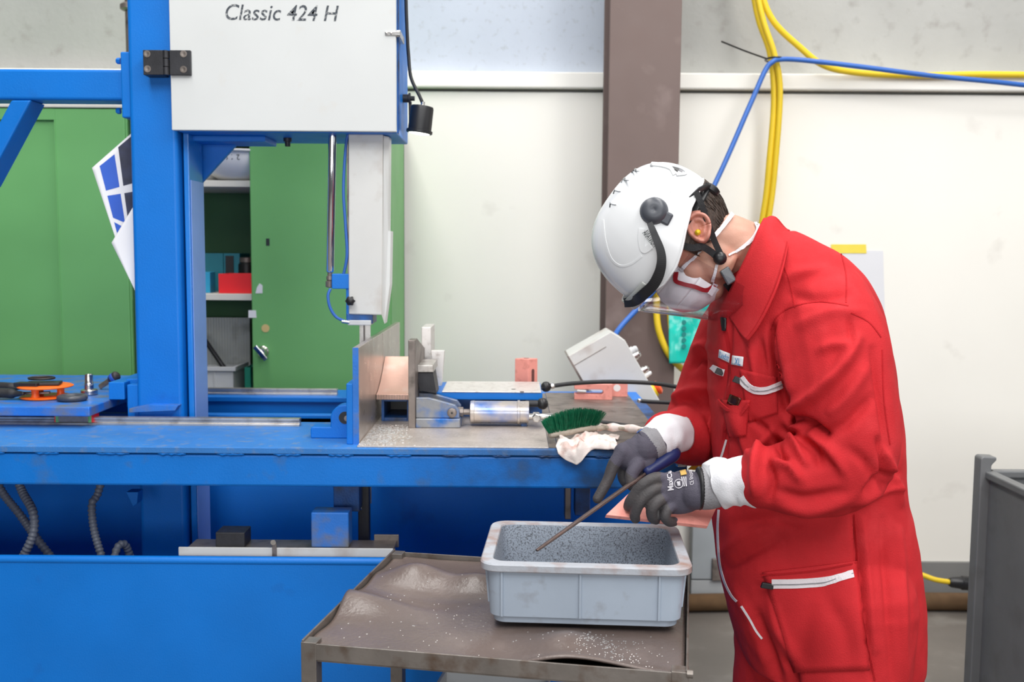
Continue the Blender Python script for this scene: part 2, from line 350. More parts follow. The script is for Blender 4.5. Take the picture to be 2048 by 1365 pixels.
# bolts under and beside the head
sp(MB().lathe((HX1, 2.97, ZZ(197, 2.97, 812)), (1, 0, 0), [(.012, 0), (.012, .016), (.016, .017), (.016, .022), (.007, .022), (.007, .034)], 20), 'bracket_bolt', DARKH, 0, smooth=40)
sp(MB().lathe(U(575, 268, 2.95), (0, 0, -1), [(.018, 0), (.018, .006), (.012, .006), (.012, .022), (.008, .023), (.008, .036)], 16), 'hose_nipple', DARKH, 0, smooth=40)
# gusset between column and head
g = [U(398, 262, 3.0), U(497, 262, 3.0), U(402, 366, 3.0)]
sp(MB().prism(g, (0, .02, 0)), 'gusset', BLUE, .002)
sp(MB().box(U(398, 262, 2.99).x, U(545, 262, 2.99).x, 2.9, 3.04, ZH - .018, ZH - .002), 'gusset_flange', BLUE, .002)
# blade guide post
GD = 2.85
gx0, gx1 = XX(697, GD, 290), XX(766, GD, 290)
gz0 = ZZ(629, GD, 720)
gp = sp(MB().prism([(gx0, GD, ZH), (gx1, GD, ZH), (gx1 - .006, GD, gz0 - .002), (gx0 - .003, GD, gz0)], (0, .1, 0)), 'guide_cover', WHITEG, .003)
MB().prism([(gx1 + .001, GD + .004, ZH - .004), (gx1 + .013, GD + .03, ZH - .004), (gx1 + .010, GD + .03, ZZ(462, GD, 770)), (gx1 + .017, GD + .03, ZZ(462, GD, 770)), (gx1 + .014, GD + .03, ZZ(570, GD, 770)), (gx1 - .002, GD + .03, ZZ(650, GD, 760)), (gx1 - .007, GD + .004, gz0)], (0, .06, 0)).build('splash_guard', WHITEP, gp, .001)
sp(MB().box(gx0 - .012, gx0 + .03, GD + .01, GD + .09, ZZ(646, GD, 700), ZZ(560, GD, 700)), 'guide_block', BLUE, .002)
sp(MB().box(gx0 - .01, XX(745, GD, 640), GD + .005, GD + .09, ZZ(648, GD, 720), ZZ(628, GD, 720)), 'guide_foot', BLUED, .002)
sp(MB().box(gx0 - .006, XX(742, GD, 645), GD - .002, GD + .06, ZZ(651, GD, 715), ZZ(641, GD, 715)), 'nozzle_bar', GREYL, .002)
sp(MB().box(XX(719, 2.93, 660), XX(741, 2.93, 660), 2.93, 2.9315, .80, gz0), 'saw_blade', STEEL, 0)
sp(MB().box(XX(727, 2.93, 660), XX(730, 2.93, 660), 2.926, 2.93, ZB, gz0), 'blade_guide_strip', STEELD, 0)
kn = U(702, 602, GD - .004)
k = MB(); k.lathe(kn, (0, -1, 0), [(.007, -.006), (.007, .008), (.011, .009), (.012, .018), (.008, .022), (0, .023)], 14)
for i in range(6):
    a = i * math.pi / 3; k.lathe(kn + Vector((math.cos(a) * .0105, -.009, math.sin(a) * .0105)), (0, -1, 0), [(.0035, 0), (.004, .004), (.0035, .009)], 8)
sp(k, 'star_knob', BLACK, 0, smooth=40)
# hydraulic cylinder
c0, c1 = U(665, 262, 2.87), U(660, 545, 2.87)
sp(MB().lathe(c1, c0 - c1, [(.0085, 0), (.0115, .004), (.0115, (c0 - c1).length)], 20), 'feed_cylinder', CHROME, 0, smooth=40)
sp(MB().lathe(c1, c1 - c0, [(.007, 0), (.007, .010), (.010, .011), (.010, .022), (.007, .023), (.012, .026), (.012, .042), (.006, .044)], 12), 'cylinder_fitting', STEELD, 0, smooth=30)
sp(MB().box(XX(664, 2.86, 562), gx0, 2.855, 2.9, ZZ(578, 2.86, 680), ZZ(548, 2.86, 680)), 'cylinder_bracket', BLUE, .002)
m = MB(); m.tube(pxpath([(661, 578, 2.85), (656, 592, 2.845), (660, 615, 2.845), (672, 634, 2.848), (690, 643, 2.85)]), .0042, 10); sp(m, 'coolant_hose', BLUEC, 0, smooth=True)
sp(MB().cyl(U(684, 643, 2.85), U(699, 645, 2.85), .0055, 12), 'hose_end', NICKEL, 0, smooth=40)
m = MB(); m.tube(pxpath([(696, 268, 2.86), (691, 300, 2.86), (687, 380, 2.855), (691, 450, 2.855), (694, 510, 2.855), (687, 550, 2.86)]), .0042, 10); sp(m, 'coolant_hose', BLUEC, 0, smooth=True)
sp(MB().box(gx0 - .007, gx0 - .003, GD + .01, GD + .03, ZZ(560, GD, 700), ZH), 'guide_strip', STEELD, 0)
# carriage-side bracket on the column foot
sh = MB(); sh.prism([U(258, 826, 2.80), U(350, 822, 2.80), U(356, 812, 2.80), U(300, 810, 2.80), U(258, 818, 2.80)], (0, .035, 0)); sp(sh, 'column_ledge', BLUEW, .001)
# blocks and clamp under the bed
tz1_ = ZZ(1097, 2.49, 570) - .0025
sp(MB().box(XX(622, 2.505, 1050), XX(697, 2.505, 1050), 2.505, 2.565, tz1_ + .0, ZZ(1026, 2.505, 660)), 'guide_block', BLUEW, .003)
sp(MB().box(XX(664, 2.58, 1000), XX(716, 2.58, 1000), 2.60, 2.72, ZZ(1028, 2.58, 690), .965), 'bracket_block', BLUED, .002)
sp(MB().box(XX(716, 2.66, 1040), XX(738, 2.66, 1040), 2.66, 2.69, .55, .97), 'lower_guide', DARKH, .002)
sp(MB().cyl(U(705, 1016, 2.66), U(724, 1016, 2.66), .007, 12), 'guide_pin', NICKEL, 0, smooth=40)
for i, (a, b, y0, y1) in enumerate(((1130, 1142, 988, 1040), (1150, 1180, 988, 1032))):
    sp(MB().box(XX(a, 2.6, 1010), XX(b, 2.6, 1010), 2.6, 2.66, ZZ(y1, 2.6, 1150), .965), 'under_bed_bracket', STEELD if i == 0 else BLUED, .002)
sp(MB().prism([U(252, 985, 2.7), U(276, 985, 2.7), U(274, 1008, 2.7), U(266, 1014, 2.7)], (0, .04, 0)), 'stop_tab', BLUE, .001)

# ---- chip tray with block and strap, standing on the saw base
tr = thing('chip_tray', 'long shallow pale metal chip tray on the blue saw base under the bed', 'tray', (XX(570, 2.5, 1100), 2.53, .783))
tx0, tx1 = XX(357, 2.49, 1105), XX(786, 2.49, 1105); tz1 = ZZ(1097, 2.49, 570); tz0 = tz1 - .022
MB().box(tx0, tx1, 2.49, 2.496, tz0, tz1).build('tray_side', WHITEG, tr, .001)
MB().box(tx0 + .02, tx1, 2.496, 2.575, tz1 - .012, tz1 - .003).build('tray_bottom', STEELD, tr)
MB().box(XX(740, 2.5, 1100), tx1 + .005, 2.575, 2.581, tz0, tz1 + .012).build('tray_side', STEELD, tr, .001)
st = MB().box(XX(544, 2.486, 1100), XX(553, 2.486, 1100), 2.486, 2.4899, tz0, tz1 + .012).build('strap_clamp', STEELD, tr, .001)
MB().lathe(U(547, 1085, 2.484), (0, -1, 0), [(.007, 0), (.007, .004), (.004, .004)], 14).build('strap_buckle', NICKEL, st, smooth=40)
bl = MB().box(XX(431, 2.503, 1075), XX(489, 2.503, 1075), 2.503, 2.568, tz1 - .0028, ZZ(1066, 2.503, 460))
tag(bl.build('steel_block', DARKH, None, .002), 'dark rectangular steel block lying in the chip tray', 'block')

# ---- conduits under the bed
def conduit(pts, r, label, group=None):
    path = pxpath(pts, 10); m = MB(); acc = []; 
    L = 0; rr = []
    fine = []
    for a, b in zip(path, path[1:]):
        k = max(1, int((b - a).length / .0022))
        fine += [a.lerp(b, i / k) for i in range(k)]
    fine.append(path[-1])
    m.tube(fine, [r * (1 + .10 * (1 if (i // 2) % 2 else -1)) for i in range(len(fine))], 10)
    return tag(m.build('cable_conduit', GREYH, None, smooth=50), label, 'conduit')
conduit([(30, 945, 2.68), (45, 985, 2.66), (66, 1025, 2.62), (66, 1070, 2.6), (44, 1118, 2.6)], .011, 'thick grey ribbed conduit bending inward where two conduits cross under the bed')
conduit([(-15, 950, 2.73), (8, 990, 2.72), (40, 1030, 2.72), (75, 1080, 2.70), (108, 1122, 2.7)], .011, 'grey ribbed conduit running diagonally behind another under the bed')
conduit([(206, 950, 2.68), (195, 990, 2.66), (184, 1010, 2.64), (188, 1060, 2.63), (205, 1120, 2.62)], .010, 'grey ribbed conduit hanging alone under the bed beside the column')
conduit([(228, 1118, 2.62), (236, 1094, 2.64), (250, 1090, 2.66), (262, 1118, 2.68)], .010, 'short grey ribbed conduit looping up at the foot of the column')

# ================================================================ feed carriage
ZC = 1.121
fc = thing('feed_carriage', 'blue sliding feed table riding on the guide rail', 'feed table', (-1.5, 3.0, ZB))
cxr = XX(179, 2.70, 830)
MB().box(-2.3, cxr, 2.70, 3.40, ZC - .026, ZC).build('table_top', BLUEW, fc, .003)
bx0, bx1 = XX(112, 2.752, 855), XX(188, 2.752, 855)
cb = MB().box(bx0 + .012, bx1 - .012, 2.742, 2.79, ZB + .010, ZC - .0262).build('rail_carriage', STEELD, fc, .001)
for xa, xb, mt in ((bx0, bx0 + .003, REDP), (bx0 + .003, bx0 + .012, GREEN), (bx1 - .012, bx1 - .003, GREEN), (bx1 - .003, bx1, REDP)):
    MB().box(xa, xb, 2.744, 2.788, ZB + .009, ZC - .028).build('wiper', mt, cb)
ang = MB(); ang.box(cxr - .003, cxr + .042, 2.84, 3.30, ZC, ZC + .05)
ang.build('side_rail', BLUE, fc, .002)
MB().box(cxr + .05, cxr + .105, 2.84, 2.88, ZB + .002, ZZ(770, 2.84, 240)).build('clamp_bracket', BLUE, fc, .002)
MB().box(cxr + .03, cxr + .11, 2.885, 3.25, ZC - .03, ZZ(757, 2.9, 255)).build('clamp_bracket', BLUE, fc, .003)
MB().cyl((cxr + .105, 2.86, ZZ(783, 2.86, 262)), (cxr + .125, 2.86, ZZ(783, 2.86, 262)), .009, 14).build('clamp_bolt', NICKEL, fc, smooth=40)

# ---- tools on the carriage
zc = ZC + .0005
t = thing('orange_spool', 'orange two-disc spool with dark plates lying on the feed table', 'spool', (XX(95, 2.86, 800), 2.86, zc))
c = Vector((XX(92, 2.87, 800), 2.87, zc))
MB().lathe(c, (0, 0, 1), [(.045, 0), (.068, .001), (.070, .004), (.066, .006)], 40).build('lower_disc', ORANGE, t, smooth=40)
for a in (.3, 2.4, 4.4):
    p = c + Vector((math.cos(a) * .04, math.sin(a) * .04, .006)); MB().lathe(p, (0, 0, 1), [(.012, 0), (.010, .008), (.010, .016), (.012, .024)], 16).build('spacer', ORANGE, t, smooth=40)
up = MB().lathe(c + Vector((0, 0, .030)), (0, 0, 1), [(.06, 0), (.074, .001), (.076, .004), (.070, .007), (.03, .008)], 40).build('upper_disc', ORANGE, t, smooth=40)
MB().obox(c + Vector((.0, -.01, .043)), (.045, .01, 0), (-.006, .025, 0), (0, 0, .004)).build('dark_plate', DARKH, up, .002)
MB().obox(c + Vector((-.035, -.03, .042)), (.035, -.004, 0), (.003, .015, 0), (0, 0, .006)).build('dark_plate', DARKH, up, .002)
m = MB(); cc = c + Vector((-.02, .02, .054)); m.tube([cc + Vector((math.cos(a) * .035, math.sin(a) * .028, .0)) for a in [i * math.pi / 12 for i in range(25)]], .0035, 8); m.build('wire_ring', BLACKR, up, smooth=True)
m = MB(); cc = Vector((XX(143, 2.81, 797), 2.815, zc + .0085)); m.tube([cc + Vector((math.cos(a) * .034, math.sin(a) * .03, 0)) for a in [i * math.pi / 16 for i in range(33)]], .0085, 10)
tag(m.build('rubber_ring', M('dark grey ring', (.06, .065, .08), .4), None, smooth=True), 'dark grey rubber ring lying against the orange spool', 'ring')
c = Vector((XX(178, 2.93, 775), 2.93, zc))
tag(MB().lathe(c, (0, 0, 1), [(r_ * 1.15, h_ * 1.25) for r_, h_ in ((.019, 0), (.021, .002), (.021, .011), (.018, .013), (.0115, .014), (.0115, .024), (.0105, .025), (.0115, .027), (.010, .030), (.010, .048), (.008, .050))], 24).build('wrench_socket', NICKEL, None, smooth=30), 'shiny stepped steel wrench socket standing upright on the feed table', 'socket')
t = thing('chisel', 'chisel with a dark rounded handle leaning on the rail', 'tool', (XX(200, 3.0, 775), 3.0, zc))
a, b = Vector((XX(186, 3.0, 775), 3.05, zc + .007)), U(238, 749, 3.05)
ax = b - a
MB().tube([a, a + ax * .5], .006, 10, flat=1.6).build('shank', STEELD, t, smooth=40)
MB().tube([a + ax * (.5 + .5 * i / 10) for i in range(11)], [.009, .012, .014, .0145, .015, .015, .0155, .016, .015, .012, .006], 14).build('handle', M('dark brown grip', (.035, .03, .035), .5), t, smooth=True)
MB().tube([a + ax * (.52 + .25 * i / 4) for i in range(5)], [.0105, .013, .0152, .0155, .0158], 14).build('grip_inlay', PAPERB, t, smooth=True)
t = thing('hand_shears', 'pair of black handled hand shears lying beside the orange spool', 'tool', (XX(10, 2.85, 790), 2.85, zc))
for k, (y0, y1, D) in enumerate(((770, 777, 2.95), (797, 790, 2.82))):
    pts = [Vector((XX(p, D), D + q, zc + h)) for p, q, h in ((-60, 0, .014), (-10, .01, .018), (25, .005, .017), (48, -.01 + .02 * (1 - k), .02))]
    MB().tube([Vector(p) for p in spline(pts, 6)], [.014] * 12 + [.010, .009, .008, .007, .006, .005, .005], 12).build('handle', BLACKR, t, smooth=True)
MB().obox(Vector((XX(62, 2.84), 2.85, zc + .016)), (.04, .012, 0), (-.002, .008, 0), (0, 0, .003)).build('shear_blade', STEELD, t, .001)

# ================================================================ vise
vise = thing('machine_vise', 'hydraulic saw vise with tall steel jaw plates on the bed', 'vise', (-.2, 2.9, ZB))
def vp(mb, name, mat, bevel=.0015, parent=vise, **k): return mb.build(name, mat, parent, bevel, **k)
ZJ = 1.309; zt = ZB + .004
JX0, JX1 = XX(706, 2.50, 800), XX(718, 2.50, 800)
JAW = M('ground jaw steel', (.50, .44, .40), .3, .75, .06, 6, ((.42, .36, .33), .2, 9), 0)
jf = vp(MB().box(JX0, JX1, 2.502, 2.965, ZB, ZJ), 'fixed_jaw', JAW)
MB().box(JX0 - .0004, JX1 - .0008, 2.499, 2.502, ZB, ZJ - .0005).build('jaw_end', BLUEW, jf)
vp(MB().box(JX0, JX1, 2.970, 3.42, ZB, ZJ), 'fixed_jaw', JAW)
vp(MB().box(JX0 - .017, JX0 - .0005, 2.50, 3.2, ZB, ZZ(768, 2.5, 700)), 'jaw_backing', BLUE, .002)
# lug with hole behind the fixed jaw
lx0, lx1 = XX(621, 2.58, 870), JX0 - .017
out = [(lx0, ZB), (lx1, ZB), (lx1, ZB + .088), (lx1 - .02, ZB + .088)] + [(lx1 - .02 - .035 * math.sin(a), ZB + .053 + .035 * math.cos(a)) for a in [i * math.pi / 16 for i in range(1, 9)]] + [(lx1 - .055, ZB + .03), (lx0 + .004, ZB + .03), (lx0, ZB + .026)]
lug = vp(MB().prism([(a, 2.58, b) for a, b in out], (0, .05, 0)), 'jaw_lug', BLUE, .003)
MB().cyl((lx1 - .017, 2.5785, ZB + .055), (lx1 - .017, 2.581, ZB + .055), .016, 24).build('lug_hole', BLACK, lug)
MB().cyl((lx1 - .012, 2.5775, ZB + .053), (lx1 - .012, 2.58, ZB + .053), .008, 16).build('lug_bolt', STEELD, lug, .001)
# moving jaw
MX0, MX1 = XX(816.5, 2.72, 770), XX(830.5, 2.72, 770)
mj = vp(MB().prism([(MX0, 2.72, zt), (MX0, 2.72, ZJ), (MX0, 2.78, ZJ), (MX0, 3.02, ZJ - .05), (MX0, 3.02, zt)], (MX1 - MX0, 0, 0)), 'moving_jaw', STEELD, .0015)
vp(MB().box(XX(843, 3.05, 700), XX(862, 3.05, 700), 3.05, 3.20, zt, ZZ(655, 3.05, 852)), 'jaw_rear_plate', STEELB)
vp(MB().prism([U(862, 702, 3.0), U(889, 702, 3.0), U(882, 787, 3.0), U(872, 787, 3.0)], (0, .03, 0)), 'jaw_brace', STEELB, .001)
vp(MB().prism([U(834, 731, 2.80), U(866, 731, 2.80), U(867, 745, 2.80), U(833, 745, 2.80)], (0, .16, 0)), 'jaw_cap', STEEL, .001)
vp(MB().prism([U(834, 746, 2.805), U(866, 746, 2.805), U(873, 788, 2.805), U(838, 782, 2.805)], (0, .10, 0)), 'jaw_web', DARKH, .001)
# bar with two holes
bz = 1.147
bar = vp(MB().box(XX(884, 2.86, 790), XX(1083, 2.86, 790), 2.86, 3.09, bz - .001, bz + .002), 'slide_bar', STEELB, .001)
vp(MB().box(XX(840, 2.86, 790), XX(1085, 2.86, 790), 2.862, 3.09, bz - .022, bz - .001), 'slide_beam', BLUE, .002)
vp(MB().box(XX(860, 2.9, 790), XX(1085, 2.9, 790), 2.92, 3.09, zt, bz - .022), 'slide_base', BLUED, .002)
for px, py in ((1027, 779), (1044, 784)):
    p = UZ(px, py, bz + .0022); MB().cyl(p - Vector((0, 0, .001)), p + Vector((0, 0, .0004)), .006, 16).build('bar_hole', BLACK, bar)
# jaw carrier casting
cx0, cx1 = MX1, XX(921, 2.72, 840); z1 = ZZ(838, 2.72, 870)
vp(MB().box(cx0, cx1, 2.722, 2.86, zt, z1), 'carrier_base', CAST, .003)
for yy in (2.73, 2.82):
    zc1 = ZZ(797, 2.72, 850)
    vp(MB().prism([(cx0, yy, z1), (cx0, yy, zc1), (cx0 + .035, yy, zc1), (cx1 - .015, yy, ZZ(812, 2.72, 910)), (cx1 - .004, yy, ZZ(822, 2.72, 915)), (cx1 - .003, yy, z1)], (0, .016, 0)), 'carrier_cheek', CAST, .002)
pn = U(904, 826, 2.725); vp(MB().lathe(pn + Vector((0, .01, 0)), (0, -1, 0), [(.013, 0), (.013, .016), (.010, .018), (.004, .0175)], 20), 'pivot_pin', STEELD, 0, smooth=40)
MB().cyl(pn + Vector((0, -.0078, 0)), pn + Vector((0, -.0084, 0)), .003, 10).build('pin_centre', BLACK, vise)
# clamping cylinder
cy, cz = 2.77, ZZ(825, 2.77, 1000)
ca, cb_ = XX(940, 2.77, 825), XX(1058, 2.77, 825)
vp(MB().lathe((ca, cy, cz), (1, 0, 0), [(.028, 0), (.0315, .002), (.0325, .012), (.0315, .013), (.0315, cb_ - ca - .033), (.034, cb_ - ca - .032), (.034, cb_ - ca - .026), (.0315, cb_ - ca - .025), (.0315, cb_ - ca - .001), (.029, cb_ - ca)], 32), 'clamp_cylinder', M('scuffed blue and bare cylinder', (.55, .50, .46), .3, .7, .1, 10, ((.02, .17, .6), .42, 9), .04, 100), 0, smooth=30)
vp(MB().lathe((ca - .045, cy, cz), (1, 0, 0), [(.009, 0), (.014, .001), (.014, .026), (.0085, .027), (.0085, .046)], 8), 'rod_end', STEELD, 0, smooth=25)
vp(MB().lathe((cb_ + .02, cy - .036, cz - .008), (0, -1, 0), [(.013, 0), (.013, .012), (.010, .014)], 6), 'hex_plug', NICKEL, .001)
m = MB(); m.lathe((cb_ - .02, cy - .02, cz - .008), (1, 0, 0), [(.009, 0), (.009, .03), (.013, .031), (.013, .048), (.008, .049), (.0095, .058), (.0095, .085), (.006, .09)], 16); vp(m, 'hydraulic_fitting', NICKEL, 0, smooth=30)
m = MB(); zk = ZZ(808, 2.79, 1080); xk = XX(1085, 2.79, 808)
m.cyl((cb_ - .01, 2.79, zk), (xk - .012, 2.79, zk), .0095, 14); vp(m, 'knob_shaft', DARKH, 0, smooth=40)
vp(MB().ball((xk, 2.79, zk), .0165, 14), 'ball_knob', BLACK, 0, smooth=True)
vp(MB().box(cb_ - .022, cb_ - .006, cy - .012, cy + .012, zt, cz - .02), 'cylinder_foot', BLUED, .001)
# ball lever rod
lv = thing('vise_lever', 'long curved black lever rod with a ball end above the steel table', 'lever', (XX(1230, 2.95, 770), 2.95, 1.14))
MB().ball(U(1092, 774, 2.93), .0155, 14).build('ball_knob', BLACK, lv, smooth=True)
MB().lathe(U(1101, 773, 2.93), U(1112, 771, 2.93) - U(1101, 773, 2.93), [(.006, 0), (.009, .002), (.009, .010), (.006, .014)], 8).build('ferrule', NICKEL, lv, smooth=30)
m = MB(); m.tube(pxpath([(1108, 772, 2.93), (1150, 767, 2.92), (1215, 764, 2.9), (1290, 766, 2.9), (1335, 771, 2.92), (1372, 780, 2.95), (1420, 800, 3.0)]), .0062, 10); m.build('lever_rod', BLACKR, lv, smooth=True)
m = MB(); m.tube(pxpath([(1278, 802, 3.0), (1300, 804, 3.0), (1340, 806, 3.0), (1400, 812, 3.0)]), .006, 10)
lv2 = thing('short_lever', 'short straight black lever beside the control box', 'lever', (XX(1330, 3.0, 805), 3.0, 1.1)); m.build('lever_rod', BLACKR, lv2, smooth=True)
MB().ball(U(1279, 802, 3.0), .0075, 10).build('lever_tip', NICKEL, lv2, smooth=True)
m = MB(); pts = [UZ(a, b, zt + .0085) for a, b in ((1195, 846), (1230, 850), (1265, 856), (1320, 866))]
m.tube([Vector(p) for p in spline([tuple(p) for p in pts], 6)], .008, 10); tag(m.build('rubber_hose', BLACKR, None, smooth=True), 'short black hose lying on the steel table behind the brush', 'hose')

# ---- work piece in the vise and its support
x0, x1 = JX1 + .001, MX0 - .001
def wp(s, top):
    D = 2.81 + .20 * s; z = 1.146 + .088 * (s ** 1.6)
    return (D, z)
prof = [wp(i / 16, 1) for i in range(17)]; low = [(D, z - .015) for D, z in prof[::-1]]
wk = thing('curved_workpiece', 'pale copper coloured curved plate clamped between the vise jaws', 'workpiece', ((x0 + x1) / 2, 2.85, ZB))
m = MB(); m.prism([(x0, D, z) for D, z in prof + low], (x1 - x0, 0, 0)); m.build('curved_plate', COPPER, wk, .001)
m = MB()
for i in range(22): 
    xx = x0 + (x1 - x0) * (i + .5) / 22; m.box(xx - .001, xx + .001, 2.8085, 2.8099, 1.131, 1.145)
o_ = m.build('saw_cut_marks', STEELD, wk)
t = thing('tube_support', 'blue square tube propping the curved plate inside the vise', 'tube', ((x0 + x1) / 2, 2.85, zt))
xa, xb = x0 + .012, x1 - .006; zb_ = 1.129
for q in ((xa, xa + .008, zt, zb_), (xb - .008, xb, zt, zb_), (xa + .008, xb - .008, zt, zt + .01), (xa + .008, xb - .008, zb_ - .006, zb_)):
    MB().box(q[0], q[1], 2.83, 2.99, q[2], q[3]).build('tube_wall', BLUED, t, .001)

MB().box(xa + .008, xb - .008, 2.985, 2.99, zt + .01, zb_ - .006).build('tube_shade_plate', BLACK, t)  # black plate added as painted shade inside the open tube
# ---- filings on the table
m = MB(); rnd = random.Random(3)
for i in range(900):
    D = 2.47 + .3 * rnd.random() ** 1.2; x = JX1 + .004 + abs(rnd.gauss(0, .05))
    if x > MX0 - .002 and D > 2.7: continue
    if x > .0: continue
    s_ = .0007 + .0011 * rnd.random(); m.obox((x, D, zt + s_ * .5), (s_ * 1.5, s_ * rnd.uniform(-1, 1), 0), (0, s_, s_ * .3), (0, 0, s_ * .5))
tag(m.build('metal_filings', CHIPM), 'bright metal filings scattered on the bed beside the fixed jaw', 'filings', kind='stuff')

# ================================================================ pink blocks
def pinkblock_up():
    t = thing('slotted_block', 'salmon pink block standing upright with a slot in its side', 'block', (XX(1052, 3.16, 800), 3.16, zt))
    D = 3.14; e = U(1056, 760, D); h = ZZ(719, D, 1056) - zt
    a = Vector((-.042, .022, 0)); b = Vector((.031, .03, 0)); p = Vector((e.x, D, zt))
    MB().prism([p, p + b, p + a + b, p + a], (0, 0, h)).build('block_body', PINK, t, .002)
    n = Vector((.03, -.031, 0)).normalized()
    q = p + b * .5 + n * .0003
    pts = [q + b.normalized() * (.006 * math.cos(k * math.pi / 8)) + Vector((0, 0, h * .55 + (.028 if k <= 8 else -.03) + .006 * math.sin(k * math.pi / 8))) for k in range(16)]
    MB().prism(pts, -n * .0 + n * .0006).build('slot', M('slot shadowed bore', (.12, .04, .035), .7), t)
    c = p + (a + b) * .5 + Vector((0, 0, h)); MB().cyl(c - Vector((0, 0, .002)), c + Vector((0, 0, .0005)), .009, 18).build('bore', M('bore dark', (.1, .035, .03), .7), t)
pinkblock_up()
def fork(c, ang, L, Wd, H, label, group=None):
    """U-shaped clamp block lying on its side: two prongs and a back"""
    t = thing('clamp_block', label, 'block', c, group)
    ca, sa = math.cos(ang), math.sin(ang); ex = Vector((ca, sa, 0)); ey = Vector((-sa, ca, 0)); ez = Vector((0, 0, 1)); c = Vector(c)
    pr = [(0, 0), (L, 0), (L, H), (0, H), (0, H * .66), (L * .70, H * .66)] + [(L * .70 + H * .16 * math.sin(a), H * .5 + H * .16 * math.cos(a)) for a in [math.pi * k / 8 for k in range(1, 8)]] + [(L * .70, H * .34), (0, H * .34)]
    MB().prism([c + ex * (x - L / 2) + ez * z - ey * Wd / 2 for x, z in pr], ey * Wd).build('block_body', PINK, t, .0015)
    return t, ex, ey
tL = fork((XX(1186, 3.30, 790), 3.30, zt), -.05, .125, .05, .052, 'salmon pink slotted block lying on the steel table before the control box')
a = Vector((XX(1160, 3.27, 790), 3.273, zt + .03)); MB().cyl(a + Vector((-.01, -.002, 0)), a + Vector((.02, -.002, -.002)), .004, 12).build('pin', GREYL, tL[0], smooth=40)
c = Vector((XX(1238, 3.36, 785), 3.37, zt))
t = thing('bored_block', 'small salmon pink block with a round hole behind the slotted block', 'block', c)
MB().box(c.x - .028, c.x + .028, c.y - .02, c.y + .02, c.z, c.z + .052).build('block_body', PINK, t, .0015)
MB().cyl(c + Vector((-.008, -.0206, .030)), c + Vector((-.008, -.0195, .030)), .012, 20).build('bore', WHITE, t)

# ================================================================ control box
cbx = thing('control_box', 'tilted pale grey control box with push buttons behind the table', 'control box', (XX(1230, 3.55, 760), 3.55, .9))
D = 3.5
poly = [U(1134, 714, D), U(1222, 664, D), U(1250, 681, D), U(1320, 803, D), U(1200, 803, D), U(1160, 760, D)]
bd = MB().prism(poly, (0, .20, 0)).build('box_body', WHITEG, cbx, .003)
s0, s1 = U(1149, 731, D - .001), U(1212, 694, D - .001); MB().tube([s0, s1], .0012, 6).build('lid_seam', STEELD, bd)
MB().prism([U(1134, 714, D - .002), U(1137, 712, D - .002), U(1180, 785, D - .002), U(1174, 785, D - .002)], (0, .204, 0)).build('lid_edge', STEELD, bd)
e0, e1 = U(1250, 681, D), U(1320, 803, D); ed = (e1 - e0).normalized(); nn = Vector((-ed.z, 0, ed.x)); nn = nn if nn.x > 0 else -nn
for k, (s, mat, nm, r) in enumerate(((.2, GREYL, 'push_button', .016), (.28, NICKEL, 'push_button', .016), (.52, NICKEL, 'push_button', .014), (.60, WHITE, 'push_button', .010), (.84, REDSTOP, 'stop_button', .024))):
    p = e0.lerp(e1, s) + Vector((0, .03, 0))
    MB().lathe(p, nn, [(r, 0), (r, .01), (r * .8, .011), (r * .8, .02), (r * .5, .026)] if k < 4 else [(.017, 0), (.017, .012), (.024, .014), (.026, .022), (.016, .03)], 18).build(nm, mat, bd, smooth=30)
MB().lathe(e0.lerp(e1, .84) + Vector((0, .03, 0)), nn, [(.026, 0), (.026, .008), (.018, .010)], 20).build('stop_collar', YELLOW, bd, smooth=30)
MB().box(XX(1245, 3.58, 800), XX(1270, 3.58, 800), 3.56, 3.6, 0, ZZ(800, 3.56, 1250)).build('box_post', GREYL, cbx, .002)

# ================================================================ hand brush and rag
br = thing('bench_brush', 'hand brush with green bristles upturned on the steel table', 'brush', (XX(1150, 2.56, 880), 2.56, zt))
pa = [U(1097, 871, 2.55), U(1125, 866, 2.56), U(1155, 860, 2.57), U(1190, 855, 2.58), U(1240, 856, 2.57), U(1300, 862, 2.55)]
path = [Vector(p) for p in spline([tuple(p) for p in pa], 8)]
MB().tube(path, [.006, .010, .012, .013, .0135] + [.0135] * 20 + [.0125, .012, .011, .010, .0095] + [.009] * (len(path) - 30), 12, flat=.75, up=(0, 0, 1)).build('brush_back', WOODW, br, smooth=True)
m = MB(); rnd = random.Random(5); hp = path[:26]
for i in range(1500):
    s = rnd.random() * (len(hp) - 1.01); k = int(s); b0 = hp[k].lerp(hp[k + 1], s - k); fr = s / len(hp)
    off = rnd.uniform(-1, 1); b0 = b0 + Vector((0, off * .012, .006))
    le = (.050 - .085 * (fr - .5) ** 2) * rnd.uniform(.9, 1.05)
    ti = b0 + Vector(((fr - .45) * .040 + rnd.gauss(0, .0018), off * .010 + rnd.gauss(0, .0015), le))
    d = (ti - b0); sd = d.orthogonal().normalized() * .0007; sb = d.cross(sd).normalized() * .0007
    o = len(m.v); m.add([b0 - sd, b0 + sd, b0 + sb, ti - sd * .6, ti + sd * .6, ti + sb * .6], [(0, 1, 4, 3), (1, 2, 5, 4), (2, 0, 3, 5), (3, 4, 5)])
hw = path[24:]; MB().tube(hw, [.0095 + .0022 * math.sin(i * 1.3) for i in range(len(hw))], 14).build('handle_wrap', RAG, br, smooth=True)
bo = m.build('bristles', BRISTLE, br); bo['kind'] = 'stuff'

